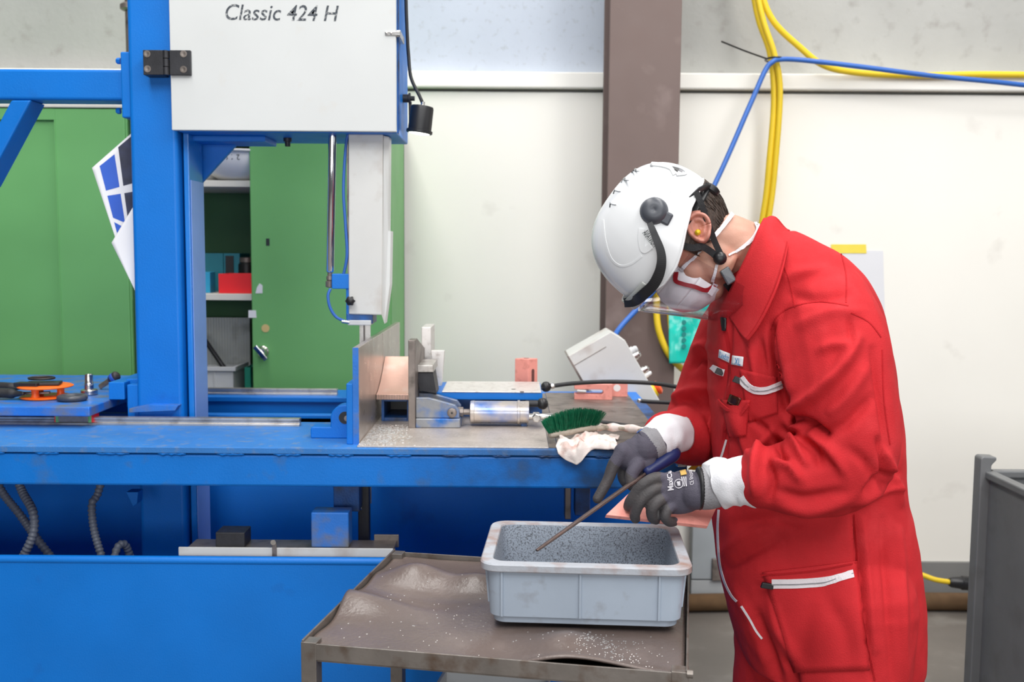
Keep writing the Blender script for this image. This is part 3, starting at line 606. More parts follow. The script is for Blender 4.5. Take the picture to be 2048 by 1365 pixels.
# rag: crumpled cloth draped over the bed edge
def ragf(u, v):
    x = (u - .5) * .15; y = (v - .5) * .20
    px = 1186 + (u - .5) * 150
    n1 = noise.noise(Vector((u * 5.2, v * 4.1, 1.3))); n2 = noise.noise(Vector((u * 9.5 + 3, v * 8.2, 4.7)))
    ridge = .5 + .5 * math.sin(u * 8.5 + v * 4.1 + 4 * n1) 
    X = XX(1120, 2.46, 880) + u * .150 + .010 * n1 + .02 * (v - .5)
    s = v * .155
    edge = .006 + .040 * math.sin(min(1, max(0, (u + .10) / .72)) * math.pi) ** 1.5
    z = zt + .004 + .018 * ridge * (.4 + .6 * math.sin(math.pi * min(1, u + .05))) + .006 * n2
    if s < edge:           # hanging part
        h = edge - s
        return Vector((X + .02 * h / .1, 2.446 - .010 * ridge - .006 * (1 - math.exp(-h * 60)), zt + .006 - h * .95))
    return Vector((X, 2.446 + (s - edge), z))
tag(MB().grid(ragf, 60, 60).build('cleaning_rag', RAG, None, smooth=True, solid=.0015), 'crumpled white rag stained pink hanging over the bed edge', 'rag')
# ================================================================ work lamp on the saw head
wl = thing('work_lamp', 'black cylindrical work lamp hanging lit beside the grey saw cover', 'lamp', U(842, 240, 2.93))
la, lb = U(845, 213, 2.93), U(838, 270, 2.93); ax = (lb - la).normalized(); LL = (lb - la).length
MB().lathe(la, ax, [(.02, -.002), (.031, 0), (.033, .006), (.034, LL * .82), (.038, LL * .84), (.038, LL * .93), (.035, LL * .95)], 32).build('lamp_housing', BLACK, wl, smooth=30)
MB().lathe(la + ax * (LL * .953), ax, [(.030, -.003), (.030, .0), (.001, .004)], 28).build('lamp_lens', LAMPE, wl, smooth=30)
MB().lathe(la + ax * .003, -ax, [(.010, 0), (.010, .006), (.006, .008), (.006, .016)], 14).build('cable_gland', NICKEL, wl, smooth=30)
m = MB(); m.tube(pxpath([(846, 208, 2.93), (838, 190, 2.93), (822, 155, 2.94), (817, 110, 2.95), (814, 60, 2.95), (812, 0, 2.95), (812, -60, 2.95), (811, -280, 2.96)]), .005, 10); m.build('lamp_cable', BLACKR, wl, smooth=True)
p = U(823, 200, 2.95); MB().prism([U(817, 203, 2.97), U(823, 203, 2.97), U(826, 262, 2.97), U(818, 262, 2.97)], (0, .004, 0)).build('lamp_bracket', DARKH, wl)

# ================================================================ papers clipped to the column
def sheet(pts, D0, D1, name, label, prints=(), bend=.02):
    """pts: TL, TR, BR, BL pixel corners; left edge at depth D0, right edge at D1"""
    P = [U(*pts[0], D0), U(*pts[1], D1), U(*pts[2], D1), U(*pts[3], D0)]
    def f(u, v): 
        q = (P[0].lerp(P[1], u)).lerp(P[3].lerp(P[2], u), v); return q + Vector((0, -bend * math.sin(math.pi * u) * (.4 + v), 0))
    t = thing(name, label, 'paper', P[2])
    MB().grid(f, 14, 18).build('sheet', PAPER, t, smooth=True, solid=.0012)
    for u0, u1, v0, v1, mt in prints:
        MB().grid(lambda a, b: f(u0 + (u1 - u0) * a, v0 + (v1 - v0) * b) + Vector((-.0004, -.0012, 0)), 8, 8).build('printed_picture', mt, t, smooth=True)
    return t, f
sheet([(184, 336), (268, 262), (290, 560), (232, 480)], 2.86, 2.90, 'notice_sheet', 'white notice sheet with blue and dark printed squares sticking out behind the column',
      [(.16, .52, .05, .34, PAPERB), (.16, .52, .40, .66, PAPERB), (.16, .52, .71, .97, PAPERB), (.62, 1, .02, .34, PAPERD), (.62, 1, .40, .64, PAPERD)], .0)
sheet([(223, 486), (292, 372), (296, 640), (272, 585)], 2.845, 2.88, 'brochure', 'folded white brochure tucked below the notice sheet behind the column', [(.55, .95, .55, .9, M('grey printed picture', (.35, .37, .36), .6, 0, .3, 60))], .004)

# ================================================================ cabinet
DC = 3.86
cab = thing('tool_cabinet', 'wide green steel tool cabinet standing open behind the saw', 'cabinet', (-1.4, 4.1, 0))
CB0, CB1 = -2.9, XX(782, DC, 500); ZT = ZZ(211, DC, 130)
def cp(mb, name, mat, bevel=.002, parent=cab, **k): return mb.build(name, mat, parent, bevel, **k)
cp(MB().box(CB0, CB1, DC + .02, 4.34, ZT - .03, ZT), 'cabinet_top', GREEN)
cp(MB().box(CB0, CB1, DC - .004, DC + .02, ZT - .008, ZT + .004), 'top_trim', CREAM)
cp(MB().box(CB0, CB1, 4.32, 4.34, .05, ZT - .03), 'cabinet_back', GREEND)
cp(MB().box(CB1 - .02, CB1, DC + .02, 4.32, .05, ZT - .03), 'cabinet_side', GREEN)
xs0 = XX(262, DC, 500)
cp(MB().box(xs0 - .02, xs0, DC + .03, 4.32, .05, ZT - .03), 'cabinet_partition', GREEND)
cp(MB().box(CB0, CB1, DC + .02, 4.34, .0, .05), 'cabinet_plinth', DARKH)
# left leaves
xa, xm, xb = XX(-500, DC, 500), XX(117, DC, 500), XX(256, DC, 500)
cp(MB().box(xa, xm, DC + .012, DC + .022, .06, ZT - .055), 'cabinet_door', GREEN)
d2 = cp(MB().box(xm, xb, DC, DC + .020, .06, ZT - .012), 'cabinet_door', GREEN, .004)
cp(MB().box(xm, xm + .004, DC - .004, DC, .06, ZT - .05), 'door_bead', GREEN, .001, d2)
cp(MB().box(xa, xm + .002, DC, DC + .012, ZT - .055, ZT - .012), 'door_header', GREEN)
cp(MB().box(xb + .001, xb + .008, DC + .004, DC + .02, .06, ZT - .02), 'door_bead', GREEN, .001)
# right door with marks
xd0, xd1 = XX(502, DC, 500), XX(780, DC, 500)
dr = cp(MB().box(xd0, xd1, DC - .004, DC + .018, .06, ZT - .012), 'cabinet_door', GREEN, .004)
o = U(532, 492, DC - .0046); lettering('door_number', '1', o, (.014, 0, 0), (0, 0, .028), INKD, dr)
def on_door(pts, name, mat):
    return MB().prism([U(*p, DC - .0045) for p in pts], (0, -.0008, 0)).build(name, mat, dr)
on_door([(511, 587), (525, 587), (525, 571), (519, 567), (514, 575)], 'sticker', PAPER)
cc = U(531, 657, DC - .0045); MB().lathe(cc, (0, -1, 0), [(.0155, 0), (.0155, .001)], 24).build('round_sticker', M('tan label', (.62, .47, .2), .6), dr)
on_door([(497, 621), (512, 621), (513, 636), (497, 636)], 'sticker', PAPER)
hc = U(527, 703, DC - .004)
hd = MB(); hd.lathe(hc, (0, -1, 0), [(.022, 0), (.022, .012), (.016, .018), (.012, .03)], 20); hdo = hd.build('door_handle', NICKEL, dr, smooth=30)
MB().obox(hc + Vector((-.004, -.032, -.004)), (.022, 0, -.026), (.007, 0, .006), (0, .004, 0)).build('handle_grip', CHROME, hdo, .003)
# shelves
xsa, xsb = xs0, xd1
for y0, y1 in ((361, 374), (588, 601)):
    cp(MB().box(xsa, xsb - .03, DC + .03, 4.31, ZZ(y1, DC + .03, 450), ZZ(y0, DC + .03, 450)), 'shelf', CREAM)
cp(MB().box(xsa, xsb - .03, DC + .03, 4.31, ZZ(800, DC + .03, 450) - .02, ZZ(800, DC + .03, 450)), 'shelf', CREAM)
zs1, zs2, zs3 = ZZ(361, DC + .03, 450), ZZ(588, DC + .03, 450), ZZ(800, DC + .03, 450)
# white helmets on the top shelf
def shelf_helmet(px, D, s, label, txt=None):
    c = Vector((XX(px, D, 330), D, zs1 + .001)); t = thing('stored_helmet', label, 'helmet', c)
    pr = [(.03, .0), (.075, .008), (.105, .03), (.122, .06), (.130, .088), (.130, .104), (.134, .108), (.134, .114), (.124, .115), (.120, .10)]
    m = MB(); m.lathe((0, 0, 0), (0, 0, 1), [(a * s, b * s) for a, b in pr], 36, False)
    m.v = [Vector((v.x * 1.15, v.y, v.z)) + c for v in m.v]; m.build('shell', WHITE, t, smooth=50)
    m = MB(); m.tube([c + Vector((.134 * 1.15 * s * math.cos(a), .134 * s * math.sin(a), .111 * s)) for a in [k * math.pi / 18 for k in range(37)]], .006, 8); m.build('rim_band', GREYL, t, smooth=True)
    if txt:
        q = c + Vector((.002, -.131 * s, .072 * s)); lettering('helmet_number', txt, q + Vector((.03, .001, .022)), (-.055, 0, 0), (0, .004, -.020), INKD, t)
shelf_helmet(481, 3.98, 1.0, 'white safety helmet lying upturned with a number on the top shelf', '2 4 6')
shelf_helmet(398, 4.06, .8, 'smaller white helmet half hidden beside the numbered helmet on the top shelf')
# boxes on the middle shelf
def crate(px0, px1, py0, D0, D1, z, name, label, mat, cat='box', wall=.004):
    t = thing(name, label, cat, (XX((px0 + px1) / 2, D0, 560), (D0 + D1) / 2, z)); x0, x1 = XX(px0, D0, 560), XX(px1, D0, 560); z1 = ZZ(py0, D0, 450)
    for nm, q in (('front', (x0, x1, D0, D0 + wall, z, z1)), ('rear', (x0, x1, D1 - wall, D1, z, z1)), ('side', (x0, x0 + wall, D0 + wall, D1 - wall, z, z1)), ('side', (x1 - wall, x1, D0 + wall, D1 - wall, z, z1)), ('bottom', (x0 + wall, x1 - wall, D0 + wall, D1 - wall, z, z + wall))):
        MB().box(*q).build(nm, mat, t, .001)
    return t
crate(437, 540, 548, 3.92, 4.05, zs2 + .0005, 'open_bin', 'bright red open plastic bin on the middle cabinet shelf', REDP)
t = crate(380, 447, 507, 4.12, 4.28, zs2 + .0005, 'tool_case', 'plain dark teal case on the middle cabinet shelf', TEAL)
t = crate(448, 480, 507, 4.12, 4.28, zs2 + .0005, 'tool_case', 'dark teal case with a black front panel behind the red bin', TEAL)
MB().box(XX(452, 4.118, 560), XX(468, 4.118, 560), 4.114, 4.1195, zs2 + .05, ZZ(512, 4.118, 450)).build('front_panel', BLACK, t, .001)
crate(395, 420, 545, 3.95, 4.02, zs2 + .0005, 'small_box', 'small light blue box at the front of the middle shelf', M('light blue plastic', (.02, .32, .55), .5))
MB().lathe
t = thing('black_jar', 'black jar with a grey lid behind the red bin', 'jar', (XX(492, 4.1, 560), 4.12, zs2 + .0005)); c = Vector(t.location)
MB().lathe(c, (0, 0, 1), [(.03, 0), (.035, .003), (.035, .11), (.028, .12)], 24).build('jar_body', BLACK, t, smooth=30)
MB().lathe(c + Vector((0, 0, .12)), (0, 0, 1), [(.03, 0), (.03, .018), (.027, .02)], 24).build('lid', STEELD, t, smooth=30)
# lower shelf: ribbed panel, tray, plates
t = thing('ribbed_panel', 'grey ribbed sheet standing on the lower cabinet shelf', 'panel', (XX(440, 4.2, 700), 4.2, zs3 + .0005))
pts = []; xp0, xp1 = XX(380, 4.2, 700), XX(500, 4.2, 700); n = 44; prof = []
for i in range(n + 1):
    x = xp0 + (xp1 - xp0) * i / n; prof.append((x, 4.2 + (.003 if i % 2 else 0)))
m = MB(); m.prism([Vector((x, y, zs3 + .0005)) for x, y in prof] + [Vector((xp1, 4.21, zs3 + .0005)), Vector((xp0, 4.21, zs3 + .0005))], (0, 0, ZZ(636, 4.2, 450) - zs3)); m.build('sheet', M('galvanised grey sheet', (.62, .63, .62), .6, .2, .06, 10, ((.3, .3, .28), .3, 10)), t)
t = thing('grey_tray', 'light grey plastic tray on the lower cabinet shelf', 'tray', (XX(430, 3.98, 750), 3.98, zs3 + .0005)); x0, x1 = XX(385, 3.92, 740), XX(466, 3.92, 740); z0, z1 = zs3 + .0005, ZZ(741, 3.92, 440)
for nm, q in (('front', (x0, x1, 3.92, 3.924, z0, z1)), ('side', (x0, x0 + .004, 3.924, 4.1, z0, z1)), ('side', (x1 - .004, x1, 3.924, 4.1, z0, z1)), ('rear', (x0, x1, 4.1, 4.104, z0, z1 + .001)), ('rim', (x0 - .01, x1 + .012, 3.91, 3.922, z1 - .002, z1 + .014)), ('rim', (x1, x1 + .012, 3.922, 4.11, z1 - .002, z1 + .014)), ('rib', (XX(428, 3.918, 760), XX(430, 3.918, 760), 3.916, 3.92, z0, z1 - .002))):
    MB().box(*q).build(nm, GREYL, t, .001)
a, b = U(404, 672, 4.13), U(452, 742, 4.06)
tag(MB().tube([a, b], .010, 8).build('steel_bar', DARKH), 'dark steel bar leaning from the grey tray on the lower shelf', 'bar')
t = crate(486, 498, 735, 4.0, 4.1, zs3 + .0005, 'folder_box', 'narrow green file box beside the grey tray', M('sea green plastic', (.01, .25, .17), .5))
t = thing('red_file', 'thin bright red folder standing at the cabinet partition', 'folder', (XX(268, 3.92, 720), 3.95, zs3)); MB().box(XX(266, 3.92, 720), XX(276, 3.92, 720), 3.92, 4.15, zs3 + .0005, ZZ(686, 3.92, 270)).build('folder', REDP, t, .001)

# ================================================================ cables, papers and bag at the wall
def cable(name, pts, r, mat, label, group=None, n=10):
    m = MB(); m.tube(pxpath(pts, n), r, 10); return tag(m.build(name, mat, None, smooth=True), label, 'cable', group)
G = 'yellow cables hanging at the wall'
cable('yellow_cable', [(1470, -420, 4.22), (1492, -150, 4.23), (1505, -30, 4.24), (1518, 40, 4.24), (1541, 110, 4.24), (1548, 200, 4.25), (1539, 320, 4.26), (1528, 420, 4.28), (1500, 560, 4.3), (1452, 700, 4.25), (1400, 752, 4.15), (1350, 725, 4.0), (1320, 670, 3.98), (1313, 610, 3.99), (1322, 540, 4.0)], .0135, YELLOW, 'yellow cable with the wide hanging loop in front of the brown pillar')
cable('yellow_cable', [(1482, -420, 4.2), (1500, -150, 4.21), (1512, -30, 4.22), (1526, 40, 4.22), (1549, 110, 4.22), (1560, 180, 4.23), (1553, 300, 4.25), (1540, 420, 4.27), (1512, 560, 4.28), (1460, 690, 4.24), (1400, 730, 4.15), (1352, 690, 4.0), (1340, 620, 3.99), (1345, 560, 4.0)], .0125, YELLOW, 'yellow cable with the smaller inner loop in front of the brown pillar')
cable('yellow_cable', [(1494, -420, 4.22), (1508, -150, 4.23), (1520, -30, 4.24), (1545, 40, 4.25), (1600, 95, 4.27), (1650, 132, 4.28), (1720, 146, 4.31), (1830, 151, 4.32), (1950, 149, 4.32), (2100, 150, 4.32), (2600, 154, 4.32)], .0135, YELLOW, 'yellow cable sweeping down to run along the cream ledge')
cable('blue_cable', [(2600, 190, 4.26), (2300, 188, 4.24), (2110, 176, 4.22), (1980, 163, 4.2), (1850, 150, 4.2), (1700, 131, 4.2), (1600, 120, 4.2), (1560, 119, 4.19), (1545, 124, 4.18), (1530, 142, 4.18), (1500, 210, 4.16), (1430, 368, 4.1), (1340, 540, 4.0), (1240, 656, 3.9), (1232, 680, 3.75)], .0105, BLUEC, 'blue cable tied to the yellow cables and dropping to the control box')
m = MB(); m.tube(pxpath([(1443, 83, 4.1), (1490, 102, 4.14), (1535, 118, 4.18)]), .0035, 6); tie = thing('cable_tie', 'black cable tie with a long free end around the yellow cables', 'cable tie', U(1540, 118, 4.18)); m.build('tie_tail', BLACK, tie)
c = U(1548, 119, 4.23); m = MB(); m.tube([c + Vector((math.cos(a) * .034, math.sin(a) * .05, 0)) for a in [k * math.pi / 12 for k in range(25)]], .004, 6); m.build('tie_loop', BLACK, tie)
t = thing('turquoise_sleeve', 'turquoise plastic sleeve with dark dots hanging beside the brown pillar', 'bag', U(1376, 727, 3.97))
def slf(u, v):
    p = U(1338 + 84 * u, 590 + 137 * v, 3.96); return p + Vector((0, .006 * math.sin(u * 9 + v * 4) + .004 * noise.noise(Vector((u * 6, v * 6, 2))), 0))
MB().grid(slf, 24, 24).build('sleeve', TEALB, t, smooth=True, solid=.004)
for k in range(5): MB().lathe(U(1368, 645 + k * 12, 3.948), (0, -1, 0), [(.009, 0), (.009, .001)], 14).build('dot', M('dark teal dot', (.005, .22, .2), .5), t)
t = thing('wall_note', 'white paper note fixed to the wall with yellow tape', 'paper', U(1715, 570, DW - .002))
MB().prism([U(1672, 500, DW - .002), U(1766, 502, DW - .002), U(1770, 640, DW - .002), U(1676, 640, DW - .002)], (0, -.001, 0)).build('note', PAPER, t)
MB().prism([U(1662, 489, DW - .004), U(1732, 489, DW - .004), U(1733, 507, DW - .004), U(1663, 507, DW - .004)], (0, -.001, 0)).build('tape', M('yellow tape', (.85, .68, .08), .5), t)

# ---- on the floor by the wall
def ribbed(pts, r, name, mat, label, cat, pitch=.006):
    path = [Vector(p) for p in spline(pts, 14)]; fine = []
    for a, b in zip(path, path[1:]):
        k = max(1, int((b - a).length / (pitch / 2))); fine += [a.lerp(b, i / k) for i in range(k)]
    m = MB(); m.tube(fine, [r * (1 + (.05 if i % 2 else -.05)) for i in range(len(fine))], 14); return tag(m.build(name, mat, None, smooth=60), label, cat)
ribbed([(.5, 4.2, .04), (.95, 4.235, .04), (1.4, 4.25, .04), (1.9, 4.26, .04), (2.6, 4.24, .04)], .037, 'suction_hose', HOSEB, 'thick brown ribbed suction hose lying on the floor along the wall', 'hose')
t = thing('floor_plug', 'black cable plug on a yellow cord resting on the brown hose', 'plug', U(1915, 1170, 4.15))
m = MB(); m.tube(pxpath([(1760, 1130, 4.2), (1835, 1148, 4.17), (1870, 1160, 4.15), (1900, 1165, 4.15)]), .011, 10); m.build('cord', YELLOW, t, smooth=True)
MB().lathe(U(1898, 1165, 4.15), (1, 0, -.05), [(.016, 0), (.022, .01), (.026, .05), (.03, .055), (.03, .13), (.026, .14)], 16).build('plug_body', BLACK, t, smooth=30)
# pale grey switch cabinet behind the saw
t = thing('switch_cabinet', 'flat grey switch cabinet low on the wall behind the cart', 'cabinet', (XX(1412, 4.3, 1100), 4.32, .03))
x0, x1 = XX(1384, 4.3, 1100), XX(1470, 4.3, 1100)
MB().box(x0, x1, 4.30, 4.358, ZZ(1160, 4.3, 1410), ZZ(985, 4.3, 1410)).build('cabinet_body', M('mid grey enamel', (.36, .39, .41), .5), t, .004)
MB().box(x0, x1, 4.305, 4.358, .03, ZZ(1162, 4.3, 1410)).build('cabinet_foot', M('pale grey enamel', (.46, .48, .49), .5), t, .004)
MB().box(XX(1424, 4.29, 1140), XX(1448, 4.29, 1140), 4.285, 4.30, ZZ(1162, 4.29, 1430), ZZ(1118, 4.29, 1430)).build('socket_outlet', STEELD, t, .003)

# ================================================================ grey skip container
sk = thing('steel_container', 'tall grey steel container with a hooked corner post', 'container', (1.8, 2.7, 0))
sx = XX(1962, 3.0, 1100); sy0, sy1 = 2.05, 3.0; sz = ZZ(950, 3.0, 1960)
MB().box(sx, sx + .01, sy0, sy1, .12, sz).build('side_wall', GREYC, sk, .002)
MB().box(sx + .01, sx + 1.0, sy1 - .01, sy1, .12, sz).build('side_wall', GREYC, sk, .002)
MB().box(sx + .01, sx + 1.0, sy0, sy0 + .01, .12, sz).build('side_wall', GREYC, sk, .002)
MB().box(sx + .99, sx + 1.0, sy0 + .01, sy1 - .01, .12, sz).build('side_wall', GREYC, sk, .002)
MB().box(sx + .01, sx + .99, sy0 + .01, sy1 - .01, .12, .13).build('bottom', GREYC, sk)
MB().box(sx - .012, sx + .022, sy0, sy1, sz - .006, sz + .016).build('rim', GREYC, sk, .004)
MB().box(sx - .012, sx + 1.0, sy1 - .022, sy1 + .012, sz - .006, sz + .016).build('rim', GREYC, sk, .004)
MB().prism([(sx - .028, sy1 - .03, 0), (sx + .006, sy1 - .03, 0), (sx + .006, sy1 - .03, sz + .035), (sx + .02, sy1 - .03, sz + .05), (sx + .02, sy1 - .03, sz + .06), (sx - .022, sy1 - .03, sz + .062), (sx - .028, sy1 - .03, sz + .055)], (0, .045, 0)).build('corner_post', GREYC, sk, .004)
MB().box(sx - .03, sx + .012, sy0, sy0 + .05, 0, sz + .05).build('corner_post', GREYC, sk, .004)
MB().prism([(sx - .03, sy1 - .034, .0), (sx + .05, sy1 - .034, 0), (sx + .05, sy1 - .034, .09), (sx - .03, sy1 - .034, .12)], (0, .05, 0)).build('foot', PAPERB, sk, .003)
for xx in (sx + .97,):
    MB().box(xx, xx + .04, sy0, sy0 + .05, 0, sz).build('corner_post', GREYC, sk, .004); MB().box(xx, xx + .04, sy1 - .05, sy1, 0, sz).build('corner_post', GREYC, sk, .004)

# ================================================================ cart
ZK = .842
cc = Vector((.0125, 1.975, 0)); A = R(10.2); EX = Vector((math.cos(A), -math.sin(A), 0)); EY = Vector((math.sin(A), math.cos(A), 0)); HX, HY = .345, .285
def K(a, b, z): return cc + EX * a + EY * b + Vector((0, 0, z))
def KB(a0, a1, b0, b1, z0, z1): return MB().obox(K((a0 + a1) / 2, (b0 + b1) / 2, (z0 + z1) / 2), EX * (a1 - a0) / 2, EY * (b1 - b0) / 2, Vector((0, 0, (z1 - z0) / 2)))
cart = thing('work_cart', 'low steel angle-iron work cart standing before the saw', 'cart', K(0, 0, 0))
KB(-HX, HX, -HY, -HY + .004, ZK - .03, ZK).build('front_rail', FRAMEM, cart, .0008)
KB(-HX, HX, HY - .004, HY, ZK - .03, ZK).build('rear_rail', FRAMEM, cart, .0008)
KB(-HX, -HX + .004, -HY, HY, ZK - .03, ZK + .006).build('side_rail', FRAMEM, cart, .0008)
KB(HX - .004, HX, -HY, HY, ZK - .03, ZK + .006).build('side_rail', FRAMEM, cart, .0008)
KB(-HX + .004, HX - .004, -HY + .004, HY - .004, ZK - .034, ZK - .028).build('deck', FRAMEM, cart)
for a in (-1, 1):
    for b in (-1, 1):
        x = a * (HX - .0135); y = b * (HY - .0135)
        KB(x - .0135 - .001, x + .0135 + .001, y - .0135 - .001, y + .0135 + .001, .09, ZK + .002).build('leg', FRAMEM, cart, .001)
        MB().lathe(K(x, y, .045), EX, [(.02, -.014), (.044, -.012), (.045, 0), (.044, .012), (.02, .014)], 20).build('caster', BLACKR, cart, smooth=30)
        MB().obox(K(x, y, .075), EX * .018, EY * .012, (0, 0, .016)).build('caster_fork', FRAMEM, cart, .001)
KB(-HX + .01, HX - .01, -HY + .01, HY - .01, .40, .408).build('lower_shelf', FRAMEM, cart)
for py in (0.6,):
    p = K(HX + .004, -.285, ZK); MB().cyl(p - EX * .006, p + EX * .004, .007, 12).build('corner_bolt', FRAMEM, cart, smooth=30)
p = K(HX, HY - .02, ZK + .012); MB().cyl(p - EX * .008, p + EX * .006, .009, 12).build('corner_bolt', DARKH, cart, smooth=30)
# rubber mat
bumps = []
def bump(px, py, h, sa, sb, rot=0):
    q = UZ(px, py, ZK) - cc; bumps.append((q.dot(EX), q.dot(EY), h, sa, sb, rot))
bump(715, 1205, 0.0301, 0.120, 0.052, -.1); bump(850, 1185, -0.0097, 0.096, 0.057); bump(830, 1150, 0.0356, 0.072, 0.046, .1); bump(960, 1165, 0.0292, 0.072, 0.040)
bump(1140, 1285, 0.0241, 0.066, 0.063, .5); bump(1010, 1300, -0.0162, 0.072, 0.057); bump(1240, 1300, -0.0097, 0.072, 0.057); bump(1150, 1325, 0.0221, 0.132, 0.025)
bump(690, 1180, 0.0097, 0.036, 0.057); bump(620, 1270, 0.0065, 0.060, 0.069)
def matz(a, b):
    z = ZK - .012
    for x, y, h, sa, sb, r in bumps:
        u = (a - x) * math.cos(r) + (b - y) * math.sin(r); v = -(a - x) * math.sin(r) + (b - y) * math.cos(r)
        z += h * math.exp(-(u / sa) ** 2 - (v / sb) ** 2)
    z += .003 * noise.noise(Vector((a * 9, b * 9, 3)))
    e = min(HX - .006 - abs(a), HY - .006 - abs(b))
    # under the bin it is pressed flat
    return max(z, ZK - .026)
BC = Vector((.150, 1.975, 0)); BA = R(3.5); bex = Vector((math.cos(BA), -math.sin(BA), 0)); bey = Vector((math.sin(BA), math.cos(BA), 0))
ZBIN = .845
def matv(u, v):
    a = (u - .5) * 2 * (HX - .0065); b = (v - .5) * 2 * (HY - .0065); z = matz(a, b); p = K(a, b, 0); q = p - BC
    if abs(q.dot(bex)) < .186 and abs(q.dot(bey)) < .141: z = min(z, ZBIN - .003)
    return Vector((p.x, p.y, z))
tag(MB().grid(matv, 110, 90).build('rubber_mat', MATM, None, smooth=True, solid=.004), 'wavy brown grey rubber mat lying in the work cart', 'mat')
m = MB(); rnd = random.Random(11)
for i in range(420):
    if i < 220: q = UZ(rnd.gauss(1215, 40), rnd.gauss(1290, 14), ZK) - cc
    else: q = UZ(rnd.uniform(650, 1380), rnd.uniform(1130, 1330), ZK) - cc
    a, b = q.dot(EX), q.dot(EY)
    if abs(a) > HX - .02 or abs(b) > HY - .02: continue
    s_ = rnd.uniform(.0004, .0009); p = K(a, b, matz(a, b) + .0024); q = p - BC
    if abs(q.dot(bex)) < .19 and abs(q.dot(bey)) < .145: continue
    m.obox(p, (s_ * 1.6, s_ * .6, 0), (0, s_, .0002), (0, 0, s_ * .5))
tag(m.build('metal_chips', CHIPM), 'tiny bright metal chips sprinkled over the rubber mat', 'chips', kind='stuff')
# lower shelf things
p = K(-.08, .0, .4085)
t = thing('lower_crate', 'pale grey crate on the lower shelf of the cart', 'crate', p)
for nm, q in (('front', (-.19, .05, -.18, -.172)), ('rear', (-.19, .05, .15, .158)), ('side', (-.19, -.182, -.172, .15)), ('side', (.042, .05, -.172, .15))):
    KB(*q, .409, .62).build(nm, GREYL, t, .002)
KB(-.182, .042, -.172, .15, .409, .415).build('bottom', GREYL, t)

# ================================================================ grey bin
bn = thing('storage_bin', 'light grey plastic storage bin with a scuffed rim on the cart', 'bin', BC + Vector((0, 0, ZBIN)))
def rr(hx, hy, rad, z, n=7):
    out = []
    for sx_, sy_, a0 in ((1, 1, 0), (-1, 1, 90), (-1, -1, 180), (1, -1, 270)):
        for k in range(n):
            a = R(a0 + 90 * k / (n - 1)); out.append(BC + bex * (sx_ * (hx - rad) + rad * math.cos(a)) + bey * (sy_ * (hy - rad) + rad * math.sin(a)) + Vector((0, 0, ZBIN + z)))
    return out
HB = .122
m = MB(); m.rings([rr(.172, .128, .022, 0), rr(.175, .131, .024, .002), rr(.1765, .1325, .024, .014), rr(.182, .138, .026, .0155), rr(.188, .143, .028, HB - .016)], True, False); m.build('outer_wall', BINGREY, bn, smooth=35)
m = MB(); m.rings([rr(.188, .143, .028, HB - .016), rr(.198, .152, .034, HB - .0165), rr(.2005, .1545, .035, HB - .014), rr(.2005, .1545, .035, HB - .003), rr(.198, .152, .034, HB), rr(.178, .134, .026, HB), rr(.1765, .1325, .025, HB - .003)], False, False); m.build('rim', BINRIM, bn, smooth=35)
m = MB(); m.rings([rr(.1765, .1325, .025, HB - .003), rr(.170, .126, .022, .008), rr(.165, .121, .02, .0045)], False, True); m.build('inner_wall', BINDIRT, bn, smooth=35)
for a in (-.158, -.01, .138):
    for sgn in (-1, 1):
        if sgn == 1 and a == -.01: continue
        MB().prism([BC + bex * (a - .002) + bey * sgn * .1335 + Vector((0, 0, ZBIN + .016)), BC + bex * (a - .002) + bey * sgn * .143 + Vector((0, 0, ZBIN + .016)), BC + bex * (a - .002) + bey * sgn * .148 + Vector((0, 0, ZBIN + HB - .016)), BC + bex * (a - .002) + bey * sgn * .140 + Vector((0, 0, ZBIN + HB - .016))], bex * .0045).build('rib', BINGREY, bn, .001)
for sgn in (-1, 1):
    for b in (-.10, .10):
        MB().prism([BC + bey * (b - .002) + bex * sgn * .178 + Vector((0, 0, ZBIN + .03)), BC + bey * (b - .002) + bex * sgn * .187 + Vector((0, 0, ZBIN + .03)), BC + bey * (b - .002) + bex * sgn * .194 + Vector((0, 0, ZBIN + HB - .016)), BC + bey * (b - .002) + bex * sgn * .185 + Vector((0, 0, ZBIN + HB - .016))], bey * .0045).build('rib', BINGREY, bn, .001)
# ================================================================ the person
import numpy as np
RED = M('red coverall cotton', (.53, .022, .028), .8, 0, .07, 14, ((.60, .035, .042), .2, 10), .35, 420, None, .2, 0)
REDS = M('red stitched seam', (.42, .012, .017), .85, 0, .1, 60, None, .3, 300, None, .2)
SKIN = M('skin', (.52, .27, .19), .5, 0, .10, 22, ((.62, .22, .16), .3, 16), .15, 260)
EARM = M('ear skin', (.60, .25, .19), .5, 0, .10, 30)
HAIR = M('dark brown hair', (.045, .028, .020), .6, 0, .45, 160, None, .9, 260, (1, 1, .35))
GLOVE = M('grey violet knit glove', (.075, .068, .095), .75, 0, .10, 30, None, .4, 500)
PALM = M('dark nitrile glove palm', (.058, .052, .054), .6, 0, .2, 20, ((.085, .07, .066), .3, 25), .3, 300)
KNIT = M('grey ribbed knit cuff', (.27, .265, .28), .85, 0, .1, 60, None, .5, 300)
COTTON = M('white cotton cuff', (.80, .80, .83), .85, 0, .02, 20, None, .3, 350)
MASKM = M('white mask fleece', (.80, .79, .80), .8, 0, .02, 20, None, .25, 120)
HELM = M('white glossy helmet shell', (.78, .79, .80), .18, 0, .01, 5, rvar=.03)
HELMG = M('pale grey visor brim', (.42, .43, .41), .3, 0, .03)
STRAP = M('black webbing', (.014, .014, .016), .75, 0, .2, 80, None, .4, 500)
NAVY = M('navy blue handle', (.012, .022, .11), .45, 0, .1)
FILEM = M('dark file steel', (.14, .10, .09), .4, .7, .15, 40, ((.2, .12, .1), .3, 30), .5, 700)
